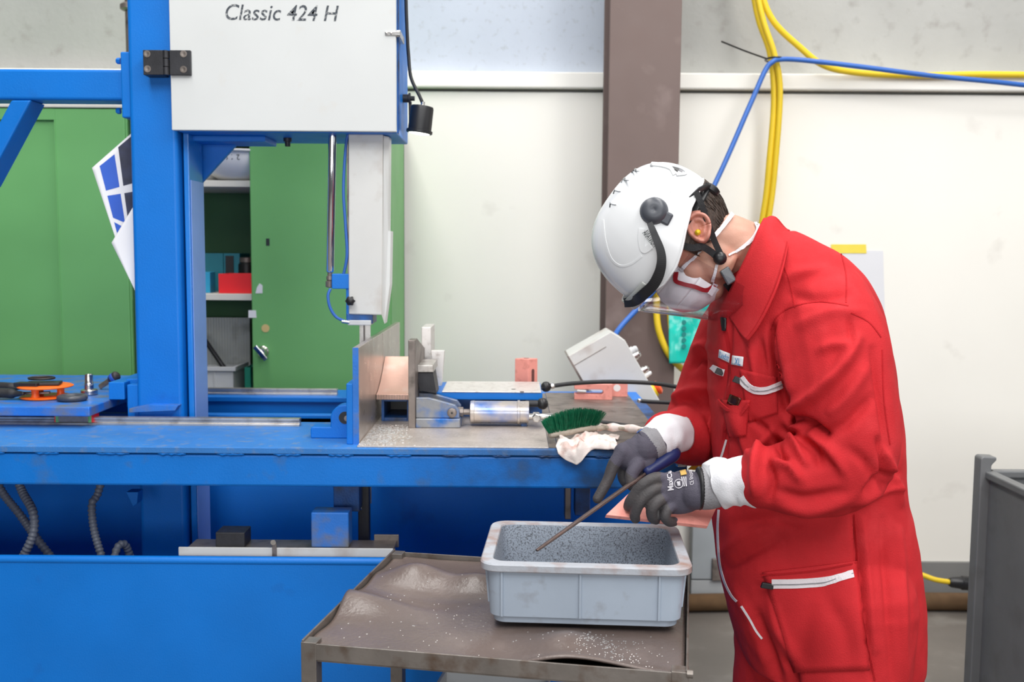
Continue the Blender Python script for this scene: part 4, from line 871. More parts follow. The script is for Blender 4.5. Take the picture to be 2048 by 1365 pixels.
ZIPW = M('white zip tape', (.80, .74, .77), .7, 0, .04, 40, None, .4, 500)
TAGW = M('white name patch', (.80, .80, .84), .8, 0, .02)
TAGB = M('blue embroidery', (.02, .25, .55), .7)
PRINT = M('pale glove print', (.60, .58, .62), .7, 0, .1, 80)
def glass(name, col, rough, alpha):
    m = bpy.data.materials.new(name); m.use_nodes = True; nt = m.node_tree; L = nt.links.new; nt.nodes.remove(nt.nodes['Principled BSDF'])
    out = nt.nodes['Material Output']; tr = nt.nodes.new('ShaderNodeBsdfTransparent'); tr.inputs[0].default_value = (*col, 1)
    gl = nt.nodes.new('ShaderNodeBsdfGlossy'); gl.inputs['Roughness'].default_value = rough
    lf = nt.nodes.new('ShaderNodeLayerWeight'); lf.inputs[0].default_value = .5; lw = nt.nodes.new('ShaderNodeMath'); lw.operation = 'POWER'; L(lf.outputs['Facing'], lw.inputs[0]); lw.inputs[1].default_value = 3.2
    mx = nt.nodes.new('ShaderNodeMixShader'); L(lw.outputs[0], mx.inputs[0]); L(tr.outputs[0], mx.inputs[1]); L(gl.outputs[0], mx.inputs[2]); L(mx.outputs[0], out.inputs[0]); return m
VISOR = glass('clear polycarbonate', (.89, .88, .90), .05, .1)

def remesh(mb, voxel, smooth=4, fac=.5):
    me = mb.mesh('tmp'); o = bpy.data.objects.new('tmp', me); COL.objects.link(o)
    r = o.modifiers.new('r', 'REMESH'); r.mode = 'VOXEL'; r.voxel_size = voxel
    if smooth: s = o.modifiers.new('s', 'SMOOTH'); s.iterations = smooth; s.factor = fac
    dg = bpy.context.evaluated_depsgraph_get(); m2 = bpy.data.meshes.new_from_object(o.evaluated_get(dg))
    out = MB(); out.v = [v.co.copy() for v in m2.vertices]; out.f = [tuple(p.vertices) for p in m2.polygons]
    bpy.data.objects.remove(o); bpy.data.meshes.remove(me); bpy.data.meshes.remove(m2)
    return out
def bvh(*mbs):
    V = []; F = []
    for m in mbs: o = len(V); V += m.v; F += [tuple(i + o for i in f) for f in m.f]
    return BVHTree.FromPolygons(V, F)
def normals(mb):
    me = mb.mesh('n'); a = np.empty(len(me.vertices) * 3); me.vertices.foreach_get('co', a); b = np.empty_like(a)
    try: me.vertex_normals.foreach_get('vector', b)
    except Exception: b = np.array([c for v in me.vertices for c in v.normal])
    bpy.data.meshes.remove(me); return a.reshape(-1, 3), b.reshape(-1, 3)
CR = np.array(CROT)
def proj_np(P):
    q = (P - np.array(CAM)) @ CR; return 1024 + FPX * q[:, 0] / -q[:, 2], 682.5 - FPX * q[:, 1] / -q[:, 2]
def sculpt(mb, folds, noise_amp=0, noise_scale=10):
    """push the surface along its normals where fold lines run (ridge h>0, crease h<0)"""
    P, N = normals(mb); px, py = proj_np(P); face = ((np.array(CAM) - P) * N).sum(1); face = np.clip(face / np.linalg.norm(np.array(CAM) - P, axis=1) * 2.5 + .2, 0, 1)
    d = np.zeros(len(P))
    for pts, wd, h, *dm in folds:
        pts = spline(pts, 5); best = np.full(len(P), 1e9); tt = np.zeros(len(P)); n = len(pts) - 1
        for i, (a, b) in enumerate(zip(pts, pts[1:])):
            ax, ay = a[0], a[1]; bx_, by_ = b[0] - ax, b[1] - ay; l2 = bx_ * bx_ + by_ * by_ + 1e-9
            t = np.clip(((px - ax) * bx_ + (py - ay) * by_) / l2, 0, 1); dd = np.hypot(px - ax - t * bx_, py - ay - t * by_)
            m = dd < best; best[m] = dd[m]; tt[m] = (i + t[m]) / n
        k = 1.7 * h * np.exp(-(best / (wd * .85)) ** 2) * np.sin(np.pi * np.clip(tt * .9 + .05, 0, 1)) ** .5 * face
        if dm: k *= (P[:, 1] < dm[0])
        d += k
    if noise_amp:
        d += np.array([noise_amp * (noise.noise(Vector(p) * noise_scale) + .5 * noise.noise(Vector(p) * noise_scale * 2.3)) for p in P])
    Q = P + N * d[:, None]; mb.v = [Vector(q) for q in Q]; return mb
def hit(px, py, tree, lift=0):
    d = ray(px, py); r = tree.ray_cast(CAM, d)
    if r[0] is None: return None, None
    n = r[1] if r[1].dot(d) < 0 else -r[1]
    return r[0] + n * lift, n
def patch(name, quad, tree, mat, parent, lift=.003, nu=10, nv=10, solid=.002, fn=None, smooth=True, edge=0):
    """cloth piece lying on a surface; quad: TL,TR,BR,BL pixels"""
    last = [None]
    def f(u, v):
        a = Vector(quad[0]).lerp(Vector(quad[1]), u); b = Vector(quad[3]).lerp(Vector(quad[2]), u); q = a.lerp(b, v)
        if fn: q = fn(u, v, q)
        p, n = hit(q.x, q.y, tree, lift + (edge * math.sin(math.pi * u) * math.sin(math.pi * v)))
        if p is None: p = last[0] or U(q.x, q.y, 2.1)
        last[0] = p; return p
    return MB().grid(f, nu, nv).build(name, mat, parent, smooth=smooth, solid=solid)
def strip(name, pts, wpx, tree, mat, parent, lift=.002, thick=.0015, n=8, wfn=None):
    path = spline(pts, n); m = len(path); rs = []; lastp = None
    P = []
    for i in range(m):
        a = Vector(path[max(0, i - 1)][:2]); b = Vector(path[min(m - 1, i + 1)][:2]); t = (b - a).normalized(); s = Vector((-t.y, t.x)) * wpx / 2 * (wfn(i / (m - 1)) if wfn else 1)
        row = []
        for k in (-1, 1):
            q = Vector(path[i][:2]) + s * k
            if len(path[i]) > 2 and path[i][2] > 0: p = U(q.x, q.y, path[i][2])
            else:
                p, nn = hit(q.x, q.y, tree, lift)
                if p is None: p = U(q.x, q.y, lastp.y if lastp else 2.1)
            lastp = p; row.append(p)
        P.append(row)
    return MB().grid(lambda u, v: P[round(v * (m - 1))][round(u)], 1, m - 1).build(name, mat, parent, solid=thick)
def decal_text(name, body, quad, tree, mat, parent, lift=.0012, shear=0, bold=0):
    uv, fs = text_mesh(body, shear, bold); V = []; last = None
    for a, b in uv:
        q = Vector(quad[3]).lerp(Vector(quad[2]), a).lerp(Vector(quad[0]).lerp(Vector(quad[1]), a), b)
        p, n = hit(q.x, q.y, tree, lift)
        if p is None: p = last or U(q.x, q.y, 2.1)
        last = p; V.append(p)
    return MB().add(V, fs).build(name, mat, parent)
def tub(mb, pts, n=20, k=6, flat=1.0):
    """(px,py,D,r) tube"""
    q = spline([(*U(a, b, c), r) for a, b, c, r in pts], k); mb.tube([Vector(p[:3]) for p in q], [p[3] for p in q], n)
    e0, e1 = q[0], q[-1]; mb.ball(e0[:3], e0[3], 10); mb.ball(e1[:3], e1[3], 10); return mb
def wtub(mb, pts, n=20, k=6):
    q = spline(pts, k); mb.tube([Vector(p[:3]) for p in q], [p[3] for p in q], n); mb.ball(q[0][:3], q[0][3], 10); mb.ball(q[-1][:3], q[-1][3], 10); return mb

man = thing('person', 'person in red coverall, white helmet and clear visor bending over the bin', 'person', (.70, 2.2, 0))
# ---- coverall
rows = [(1325, 1492, 1838, 2.2, .175), (1280, 1474, 1838, 2.2, .19), (1210, 1452, 1835, 2.2, .20), (1120, 1436, 1828, 2.2, .20), (1040, 1428, 1816, 2.2, .195), (985, 1428, 1803, 2.2, .185), (950, 1430, 1797, 2.2, .185),
        (880, 1428, 1794, 2.21, .19), (800, 1422, 1786, 2.21, .195), (720, 1418, 1773, 2.21, .20), (660, 1420, 1760, 2.21, .205), (610, 1432, 1745, 2.21, .205), (570, 1448, 1727, 2.21, .20), (535, 1468, 1700, 2.20, .18), (505, 1488, 1665, 2.195, .15), (482, 1504, 1622, 2.19, .115), (462, 1522, 1585, 2.19, .075)]
rows = [tuple(r) for r in spline(rows, 4)]
body = MB(); rs = []
for py, l, r, D, hd in rows:
    a, b = U(l, py, D), U(r, py, D); c = (a + b) / 2; hw = (b.x - a.x) / 2 * .995; ring = []
    for k in range(48):
        t = 2 * math.pi * k / 48; e = 2 / 2.35
        cx, sy_ = math.cos(t), math.sin(t)
        ring.append(c + Vector((hw * math.copysign(abs(cx) ** e, cx), hd * math.copysign(abs(sy_) ** e, sy_), 0)))
    rs.append(ring)
body.rings(rs)
# near arm
tub(body, [(1640, 590, 2.10, .088), (1663, 660, 2.02, .103), (1680, 740, 1.975, .103), (1694, 820, 1.95, .098), (1696, 890, 1.94, .098), (1672, 938, 1.94, .093), (1615, 953, 1.94, .082), (1560, 957, 1.945, .070), (1527, 957, 1.95, .060)])
# far arm
tub(body, [(1500, 610, 2.34, .085), (1462, 680, 2.40, .085), (1432, 760, 2.42, .085), (1405, 830, 2.41, .085), (1385, 868, 2.36, .078), (1352, 872, 2.29, .062), (1335, 870, 2.26, .055)])
# legs
wtub(body, [(.73, 2.09, .80, .14), (.725, 2.08, .62, .128), (.735, 2.10, .42, .108), (.76, 2.11, .22, .100), (.765, 2.11, .10, .092)], 24)
wtub(body, [(.68, 2.30, .80, .14), (.66, 2.31, .62, .125), (.65, 2.32, .42, .108), (.66, 2.34, .22, .100), (.665, 2.34, .10, .092)], 24)
body = remesh(body, .0055, 6)
F_ = [
 # armhole and sleeve against the chest
 ([(1545, 655), (1548, 710), (1562, 780), (1580, 830)], 9, -.016), ([(1562, 640), (1568, 710), (1590, 790)], 16, .010),
 # big draped fold above the elbow
 ([(1575, 838), (1600, 815), (1640, 782), (1690, 725), (1712, 680)], 15, .016), ([(1598, 838), (1622, 850), (1650, 872)], 10, -.020), ([(1610, 860), (1600, 838), (1588, 848)], 9, -.014),
 ([(1575, 845), (1590, 856), (1606, 840)], 9, .016),
 ([(1655, 830), (1690, 800), (1730, 740)], 16, .008), ([(1640, 870), (1690, 850), (1740, 800)], 14, -.008),
 # forearm gathers
 ([(1540, 866), (1520, 895), (1508, 940), (1510, 985)], 11, .014), ([(1553, 880), (1560, 905), (1574, 922)], 7, -.016), ([(1566, 872), (1586, 885), (1610, 925)], 9, .012), ([(1535, 925), (1545, 960), (1540, 1000)], 9, -.010), ([(1538, 925), (1575, 930), (1600, 960)], 12, .010),
 ([(1600, 880), (1630, 900), (1640, 930)], 9, -.010), ([(1625, 870), (1665, 905), (1690, 950)], 13, .009), ([(1560, 985), (1610, 1000), (1680, 985)], 14, -.007), ([(1560, 1015), (1620, 1022), (1700, 1000)], 14, .007),
 ([(1700, 900), (1735, 930), (1750, 960)], 12, -.006), ([(1640, 700), (1665, 690), (1700, 690)], 12, .006), ([(1700, 700), (1702, 680), (1698, 640)], 6, -.006),
 ([(1565, 560), (1600, 545), (1660, 540)], 14, .005), ([(1580, 590), (1640, 600), (1700, 590)], 12, -.005), ([(1600, 650), (1660, 625), (1720, 625)], 14, .006),
 # back and waist
 ([(1745, 700), (1762, 800), (1775, 900)], 9, -.008), ([(1757, 880), (1770, 930), (1765, 980)], 8, -.010), ([(1770, 900), (1790, 960), (1800, 1010)], 9, .008), ([(1730, 985), (1760, 960), (1795, 945)], 7, -.010), ([(1720, 1010), (1760, 985), (1800, 975)], 8, .007),
 # chest
 ([(1460, 640), (1452, 720), (1440, 800)], 8, -.008), ([(1500, 690), (1510, 740), (1512, 770)], 9, .006), ([(1520, 680), (1530, 740)], 8, -.006), ([(1475, 830), (1488, 880), (1500, 920)], 9, .008), ([(1500, 840), (1530, 860), (1545, 880)], 8, -.008), ([(1452, 860), (1448, 920)], 7, -.007),
 # lower torso below the arm
 ([(1440, 1110), (1490, 1075), (1560, 1040)], 16, .006), ([(1450, 1140), (1500, 1110), (1560, 1080)], 14, -.007), ([(1470, 1050), (1530, 1040), (1600, 1045)], 14, -.007), ([(1705, 1020), (1712, 1100), (1722, 1200), (1745, 1365)], 5, -.006),
 ([(1725, 1040), (1735, 1150), (1750, 1300)], 9, .006), ([(1765, 1040), (1772, 1150), (1785, 1365)], 10, -.006), ([(1800, 1060), (1806, 1200), (1812, 1365)], 10, .005),
 ([(1510, 1230), (1530, 1290), (1560, 1365)], 14, -.012), ([(1470, 1180), (1510, 1250), (1530, 1320)], 13, .006), ([(1570, 1320), (1585, 1350), (1590, 1400)], 12, -.008), ([(1540, 1200), (1555, 1260), (1600, 1330)], 14, .006), ([(1640, 1180), (1690, 1260), (1700, 1340)], 18, -.004),
 # far sleeve
 ([(1325, 815), (1370, 800), (1410, 820)], 9, -.010), ([(1340, 800), (1385, 780), (1420, 780)], 11, .009), ([(1385, 740), (1400, 720), (1425, 735)], 8, -.009), ([(1390, 700), (1405, 690), (1420, 700)], 9, .008), ([(1370, 850), (1385, 890), (1380, 920)], 10, -.007), ([(1400, 840), (1412, 890), (1405, 930)], 10, .007),
]
sculpt(body, F_, .0032, 11)
cov = body.build('coverall', RED, man, smooth=True)
cov['label'] = 'red cotton coverall with white zips'
TB = bvh(body)
# seams, zips, pockets, patches
def sub(name, *a, **k): return strip(name, *a, **k)
sub('armhole_seam', [(1541, 660), (1556, 632), (1588, 613), (1640, 604), (1697, 612)], 2.5, TB, REDS, cov, .0005, .001)
sub('yoke_seam', [(1562, 520), (1576, 555), (1590, 616)], 2, TB, REDS, cov, .0005, .001)
sub('yoke_seam', [(1682, 508), (1692, 550), (1692, 606)], 2.5, TB, REDS, cov, .0005, .001)
sub('armhole_seam', [(1702, 626), (1738, 645), (1762, 675)], 2.5, TB, REDS, cov, .0005, .001)
sub('back_seam', [(1764, 700), (1768, 800), (1780, 890)], 2.5, TB, REDS, cov, .0005, .001)
sub('side_seam', [(1708, 1030), (1714, 1110), (1720, 1200), (1735, 1290), (1750, 1362)], 3.5, TB, REDS, cov, .0008, .001)
sub('front_zip', [(1453, 880), (1446, 905), (1441, 920)], 4, TB, ZIPW, cov, .001, .001)
sub('front_zip', [(1438, 1020), (1436, 1060), (1439, 1120), (1448, 1160), (1462, 1190), (1474, 1204)], 4, TB, ZIPW, cov, .001, .001)
sub('front_zip', [(1483, 1213), (1500, 1240), (1512, 1262), (1524, 1278)], 4, TB, ZIPW, cov, .001, .001)
sub('placket', [(1450, 655), (1460, 720), (1456, 800), (1448, 880)], 7, TB, REDS, cov, .0008, .001)
# chest pocket with zip
patch('chest_pocket', [(1480, 738), (1552, 755), (1556, 826), (1498, 846)], TB, RED, cov, .0025, 12, 14, .002)
zp = sub('pocket_zip', [(1484, 756), (1496, 770), (1514, 780), (1536, 780), (1560, 770)], 15, TB, ZIPW, cov, .0055, .002)
sub('zip_teeth', [(1484, 756), (1496, 770), (1514, 780), (1536, 780), (1560, 770)], 2, TB, KNIT, zp, .0072, .001)
p, n = hit(1480, 760, TB, .008); MB().obox(p, (.008, 0, -.003), (.003, 0, .006), (0, .003, 0)).build('zip_pull', BLACK, zp, .001)
patch('pen_pocket', [(1446, 800), (1502, 800), (1492, 872), (1462, 876)], TB, RED, cov, .004, 10, 14, .003, edge=.009)
patch('packet', [(1466, 788), (1487, 796), (1480, 815), (1460, 806)], TB, M('dark foil packet', (.10, .03, .02), .15, .7, .5, 60), cov, .008, 4, 4, .002)
sub('pocket_hem', [(1446, 802), (1470, 822), (1485, 828), (1502, 806)], 5, TB, RED, cov, .012, .003)
sub('pocket_hem', [(1427, 734), (1440, 742), (1450, 745)], 13, TB, ZIPW, cov, .005, .002)
p, n = hit(1444, 742, TB, .008); MB().obox(p, (.008, 0, -.003), (.003, 0, .006), (0, .003, 0)).build('zip_pull', BLACK, cov, .001)
tg = patch('name_patch', [(1441, 699), (1461, 707), (1460, 726), (1439, 715)], TB, TAGW, cov, .003, 5, 4, .001)
decal_text('patch_lettering', 'Lindstr', [(1443, 703), (1460, 710), (1459, 722), (1442, 714)], TB, TAGB, tg, .0045, .2)
tg = patch('size_patch', [(1467, 711), (1489, 714), (1487, 733), (1465, 729)], TB, TAGW, cov, .003, 5, 4, .001)
decal_text('patch_lettering', 'XL', [(1473, 716), (1484, 717), (1483, 731), (1472, 729)], TB, TAGB, tg, .0045)
# thigh pocket
patch('thigh_pocket', [(1526, 1145), (1716, 1122), (1738, 1340), (1588, 1345)], TB, RED, cov, .003, 16, 16, .0022, edge=.002)
zp = sub('pocket_zip', [(1545, 1167), (1600, 1166), (1655, 1161), (1706, 1149)], 18, TB, ZIPW, cov, .0055, .002)
sub('zip_teeth', [(1545, 1168), (1600, 1167), (1655, 1162), (1706, 1150)], 2, TB, KNIT, zp, .0072, .001)
p, n = hit(1538, 1169, TB, .009); MB().obox(p, (.013, 0, -.002), (.002, 0, .006), (0, .004, 0)).build('zip_pull', BLACK, zp, .002)
sub('pocket_stitch', [(1524, 1150), (1620, 1142), (1716, 1124)], 3, TB, REDS, cov, .0058, .001)
# collar: band folded over around the neck
def collar(side):
    inner = [(1528, 437, 2.19 + .04 * side, 0), (1516, 462, 2.19 + .075 * side, 0), (1494, 510, 2.19 + .088 * side, 0), (1470, 560, 2.19 + .080 * side, 0), (1448, 606, 2.19 + .045 * side, 0), (1436, 622, 2.19 + .01 * side, 0)]
    outer = [(1580, 462, 2.19 + .06 * side, 0), (1574, 505, 2.19 + .145 * side, 0), (1560, 560, 2.19 + .18 * side, 0), (1540, 610, 2.19 + .185 * side, 0), (1516, 655, 2.19 + .175 * side, 0), (1496, 682, 2.19 + .16 * side, 0)]
    if side > 0:
        outer = [(1580, 462, 2.24, 0), (1560, 490, 2.32, 0), (1530, 520, 2.35, 0), (1495, 560, 2.36, 0), (1455, 610, 2.35, 0), (1430, 640, 2.33, 0)]
        inner = [(1528, 437, 2.22, 0), (1516, 460, 2.26, 0), (1494, 500, 2.28, 0), (1468, 545, 2.28, 0), (1444, 590, 2.26, 0), (1434, 618, 2.22, 0)]
    a = [U(*p[:3]) for p in spline(inner, 6)]; b = [U(*p[:3]) for p in spline(outer, 6)]; n = len(a) - 1
    def f(u, v):
        i = round(u * n); p = a[i].lerp(b[i], v); return p + Vector((-.004, .012 * -side if side < 0 else 0, .016 * math.sin(math.pi * min(1, v * 1.1)))) * (math.sin(math.pi * v))
    o = MB().grid(f, n, 10).build('collar', RED, cov, smooth=True, solid=.004)
    st = MB(); st.tube([a[i].lerp(b[i], .93) + Vector((0, -.004, 0)) for i in range(n + 1)], .0012, 5); st.build('collar_stitch', REDS, cov) if side < 0 else None
    # stand of the collar, towards the neck
    c = [p + Vector((.004, 0, -.035)) for p in a]
    MB().grid(lambda u, v: a[round(u * n)].lerp(c[round(u * n)], v), n, 4).build('collar_stand', RED, cov, smooth=True, solid=.004)
collar(-1); collar(1)
patch('throat_zip', [(1446, 636), (1456, 636), (1454, 662), (1448, 662)], TB, BLACK, cov, .006, 3, 5, .003)

# ---- head and neck
HC = U(1398, 470, 2.185); yw = R(7)
F0 = Vector((-.572, 0, -.820)).normalized(); UPH = Vector((-.820, 0, .572)).normalized(); Y0 = Vector((0, -1, 0))
FW = (F0 * math.cos(yw) + Y0 * math.sin(yw)).normalized(); LF = (Y0 * math.cos(yw) - F0 * math.sin(yw)).normalized()
def H(f, l, u): return HC + FW * f + LF * l + UPH * u
def hell(mb, f, l, u, rf, rl, ru, n=14):
    k = len(mb.v); mb.ball((0, 0, 0), 1, n)
    for i in range(k, len(mb.v)): v = mb.v[i]; mb.v[i] = H(f + v.x * rf, l + v.y * rl, u + v.z * ru)
    return mb
hm = MB()
hell(hm, .010, 0, .055, .098, .077, .088); hell(hm, .055, 0, .03, .058, .064, .07); hell(hm, .055, 0, -.045, .052, .058, .062); hell(hm, .082, 0, -.092, .024, .034, .024)
hell(hm, .118, 0, -.028, .020, .015, .026); hell(hm, .104, 0, .045, .018, .05, .02); hell(hm, .080, .034, -.03, .028, .024, .036); hell(hm, .080, -.034, -.03, .028, .024, .036)
hell(hm, .105, 0, -.070, .016, .026, .014)
hell(hm, .035, .052, -.055, .04, .014, .04); hell(hm, .035, -.052, -.055, .04, .014, .04)
nk = [(1405, 475, 2.185, .060), (1450, 482, 2.188, .060), (1490, 500, 2.19, .062), (1530, 532, 2.195, .07), (1560, 570, 2.2, .08)]
tub(hm, nk)
hm = remesh(hm, .004, 5)
sculpt(hm, [([(1438, 545), (1470, 515), (1500, 480)], 9, .003), ([(1345, 535), (1365, 545)], 8, -.004)], .0008, 30)
hd = hm.build('head', SKIN, man, smooth=True); hd['label'] = 'bent head and neck in profile'
TH = bvh(hm)
for s in (1, -1):
    e = MB(); hell(e, .095, s * .033, .014, .013, .013, .013, 10); eo = e.build('eye', WHITE, hd, smooth=True)
    e = MB(); hell(e, .1045, s * .034, .012, .0045, .006, .006, 8); e.build('iris', BLACK, eo, smooth=True)
# hair: cap on the back and sides of the skull, broken into locks
def hairf(u, v):
    th = math.pi * (-.02 + 1.04 * u)            # 0 near temple .. pi far temple, over the back
    sn = max(0, math.sin(th)); f = .010 - .108 * sn ** .8 + .05 * (abs(math.cos(th)) ** 3); l = .0815 * math.cos(th)
    lo = -.030 - .040 * math.sin(th) ** 2 + .012 * noise.noise(Vector((u * 30, 2, 3))) + .02 * abs(math.cos(th)) ** 4
    uu = .11 + (lo - .11) * v
    k = math.sqrt(max(.05, 1 - ((uu - .055) / .115) ** 2)); j = .004 * noise.noise(Vector((u * 70, v * 3, 7)))
    return H(.012 + (f - .012) * (k + j * 8), l * (k + j * 8) , uu)
MB().grid(hairf, 120, 26).build('hair', HAIR, hd, smooth=True, solid=.008)
m = MB(); rnd = random.Random(2)
for i in range(900):
    u = rnd.uniform(.0, 1); v = rnd.uniform(.35, 1.0); p = hairf(u, v); q = hairf(u, min(1.06, v + .16)) ; n_ = (p - HC - UPH * .04).normalized()
    a, b, c = p + n_ * .004, p.lerp(q, .55) + n_ * .0065, q + n_ * rnd.uniform(.002, .006)
    pxy = topx(a)
    if 1360 < pxy[0] < 1428 and 412 < pxy[1] < 500: continue
    w_ = (b - a).cross(n_).normalized() * .0011
    m.add([a - w_, a + w_, b - w_, b + w_, c], [(0, 1, 3, 2), (2, 3, 4)])
ho = m.build('hair_locks', HAIR, hd); ho['kind'] = 'stuff'
# sideburn in front of the ear
# ear
ec = hit(1397, 455, TH)[0] or U(1397, 455, 2.11)
ED = ec.y - .018
la_ = (U(1387, 423, ED) - U(1408, 487, ED)) / 2; wa_ = Vector((la_.z, 0, -la_.x)).normalized() * .0255
wa_ = wa_ if wa_.x > 0 else -wa_
em = U(1397, 455, ED)
def earf(u, v):
    th = 2 * math.pi * u; r = v; s = math.sin(th); c = math.cos(th)
    wdt = 1.0 + .12 * s if True else 1
    p = em + la_ * (r * s) * 1.0 + wa_ * (r * c) * (1.0 + .18 * s - .1 * (s < -.3) * abs(s))
    rim = math.exp(-((r - .82) / .13) ** 2) * .012 * (1 if c > -.55 else .35); an = math.exp(-((r - .48) / .12) ** 2) * .006 * (1 if c > -.2 else .3); lob = .008 * math.exp(-((s + .8) / .3) ** 2) * r
    edge = -.010 * max(0, (r - .9) / .1)
    out = .012 * max(0, c) * r          # stands off at the back
    return p + Vector((0, -(rim + an + lob + edge + out - .002), 0))
MB().grid(earf, 48, 16).build('ear', EARM, hd, smooth=True, solid=.003)
pp = U(1396, 466, ED - .004); MB().lathe(pp + Vector((0, .008, 0)), (-.1, -1, .1), [(.0065, 0), (.0065, .010), (.005, .016), (.002, .019)], 14).build('ear_plug', YELLOW, hd, smooth=40)

# ---- mask
mk = MB()
def mkf(u, v):
    th = 2 * math.pi * u; r = v; s, c = math.sin(th), math.cos(th)
    bul = math.sqrt(max(0, 1 - r ** 2.4)); l = .054 * r * c; uu = -.046 + .064 * r * s
    f = .096 + .070 * bul - .010 * r * abs(c) - .018 * (s < 0) * r * s * s
    if abs(c) < .5: f += .020 * (1 - abs(c) * 2) * r * r * (s > 0)
    return H(f + .002 * math.sin(uu * 260) * bul * r, l, uu)
mko = mk.grid(mkf, 64, 24).build('face_mask', MASKM, man, smooth=True, solid=.002); mko['label'] = 'white moulded dust mask with red strap clips'
TMK = bvh(mk, hm)
strip('strap_clip', [(1354, 545), (1353, 562), (1366, 568), (1390, 574), (1408, 580), (1420, 576), (1431, 566)], 8, TMK, M('dark red plastic', (.32, .012, .02), .4), mko, .004, .003)
strip('mask_strap', [(1355, 546), (1353, 526)], 7, TMK, COTTON, mko, .005, .002)
strip('mask_strap', [(1362, 542), (1380, 522), (1402, 502)], 8, TMK, COTTON, mko, .004, .0015)
strip('mask_strap', [(1420, 480), (1438, 462), (1464, 432)], 8, TMK, COTTON, mko, .006, .0015)
strip('mask_strap', [(1424, 562), (1430, 545), (1433, 530)], 6, TMK, COTTON, mko, .004, .0015)
strip('mask_strap', [(1416, 588), (1424, 576), (1429, 565)], 9, TMK, COTTON, mko, .006, .002)
strip('mask_strap', [(1456, 512), (1478, 500), (1502, 480), (1514, 460), (1510, 446)], 7, TMK, COTTON, mko, .004, .0015, wfn=lambda t: .55 + .6 * t)

# ---- helmet
hl = MB()
rim_tab = [(-.112, .066), (-.06, .066), (-.01, .062), (.04, .044), (.075, .028), (.11, .016), (.15, .014), (.19, .030), (.21, .04)]
def rimu(f):
    for (a, b), (c, d) in zip(rim_tab, rim_tab[1:]):
        if f <= c: return b + (d - b) * max(0, (f - a) / (c - a))
    return rim_tab[-1][1]
def domepoint(th, r):
    c, s = math.cos(th), math.sin(th)
    hf = .153 if c > 0 else .148
    f0 = .048 + hf * c; l0 = .117 * s * (1 - .06 * c); u0 = rimu(f0)
    top = .203
    k = (1 - (1 - r) ** 2.25) ** (1 / 2.25)           # dome profile
    sh = r                                             # 0 rim .. 1 crown
    w_ = max(0, 1 - sh ** 2.55) ** (1 / 2.55)
    crest = .004 * math.exp(-(l0 * w_ / .03) ** 2)
    f = .048 + (f0 - .048) * w_; l = l0 * w_; u = u0 + (top - u0) * sh
    return f, l, u + crest * sh
def helf(u, v):
    r = math.sin(v * math.pi / 2); return H(*domepoint(2 * math.pi * u, r))
hl.grid(helf, 96, 40)
hob = hl.build('helmet', HELM, man, smooth=True, solid=.003); hob['label'] = 'white safety helmet with vents and chin strap'
THL = bvh(hl)
# raised rib line and rim bead
m = MB(); m.tube([Vector(H(*domepoint(2 * math.pi * k / 96, .0)) ) for k in range(97)], .0028, 8); m.build('rim_bead', HELM, hob, smooth=True)
def hstrip(name, pts, w_, mat, lift, thick, **k): return strip(name, pts, w_, THL, mat, hob, lift, thick, **k)
hstrip('shell_rib', [(1207, 440), (1211, 480), (1222, 515), (1240, 531), (1262, 528), (1284, 512)], 4, HELM, .0012, .0025)
hstrip('shell_rib', [(1340, 385), (1346, 360), (1343, 345)], 3, HELM, .001, .0025)
for px, py, dx, dy in ((1222, 408, -2, 12), (1231, 382, -5, 10), (1247, 360, -6, 9), (1268, 342, -7, 6)):
    hstrip('vent_slot', [(px, py - 2), (px + dx * .5, py + dy * .4), (px + dx * .6, py + dy * .5 + 2)], 2.2, BLACK, .0012, .001, n=2)
    hstrip('vent_hood', [(px + 2, py - 2), (px + 8, py + 1), (px + 12, py + 2)], 6, HELM, .002, .0035, n=3, wfn=lambda t: 1 - .85 * t)
hstrip('top_vent', [(1302, 331), (1322, 333), (1340, 339), (1348, 352)], 7, GREYL, .003, .003)
hstrip('top_vent', [(1324, 331), (1345, 334), (1364, 340), (1371, 349), (1352, 352)], 5, GREYL, .003, .003)
hstrip('vent_grille', [(1336, 332), (1348, 338), (1356, 343)], 6, BLACK, .0025, .002)
hstrip('vent_grille', [(1352, 335), (1366, 342)], 10, KNIT, .002, .002)
hstrip('side_badge', [(1284, 458), (1283, 480), (1288, 500), (1302, 492)], 12, HELM, .002, .003)
decal_text('helmet_lettering', 'MONTANA', [(1318, 486), (1296, 458), (1285, 467), (1307, 495)], THL, INKD, hob, .005)
# visor pivot
pv, pn = hit(1308, 422, THL, 0)
kb = MB().lathe(pv - pn * .004, pn, [(.030, 0), (.028, .008), (.024, .016), (.016, .020), (.005, .0205), (.003, .019)], 32).build('visor_pivot', M('dark grey pivot', (.07, .075, .09), .4), hob, smooth=40)
t_ = U(1330, 428, pv.y) - pv; MB().obox(pv + Vector((.022, -.004, -.014)), (.012, 0, -.006), (.006, 0, .012), (0, .008, 0)).build('pivot_arm', M('dark grey arm', (.06, .065, .08), .4), kb, .004)
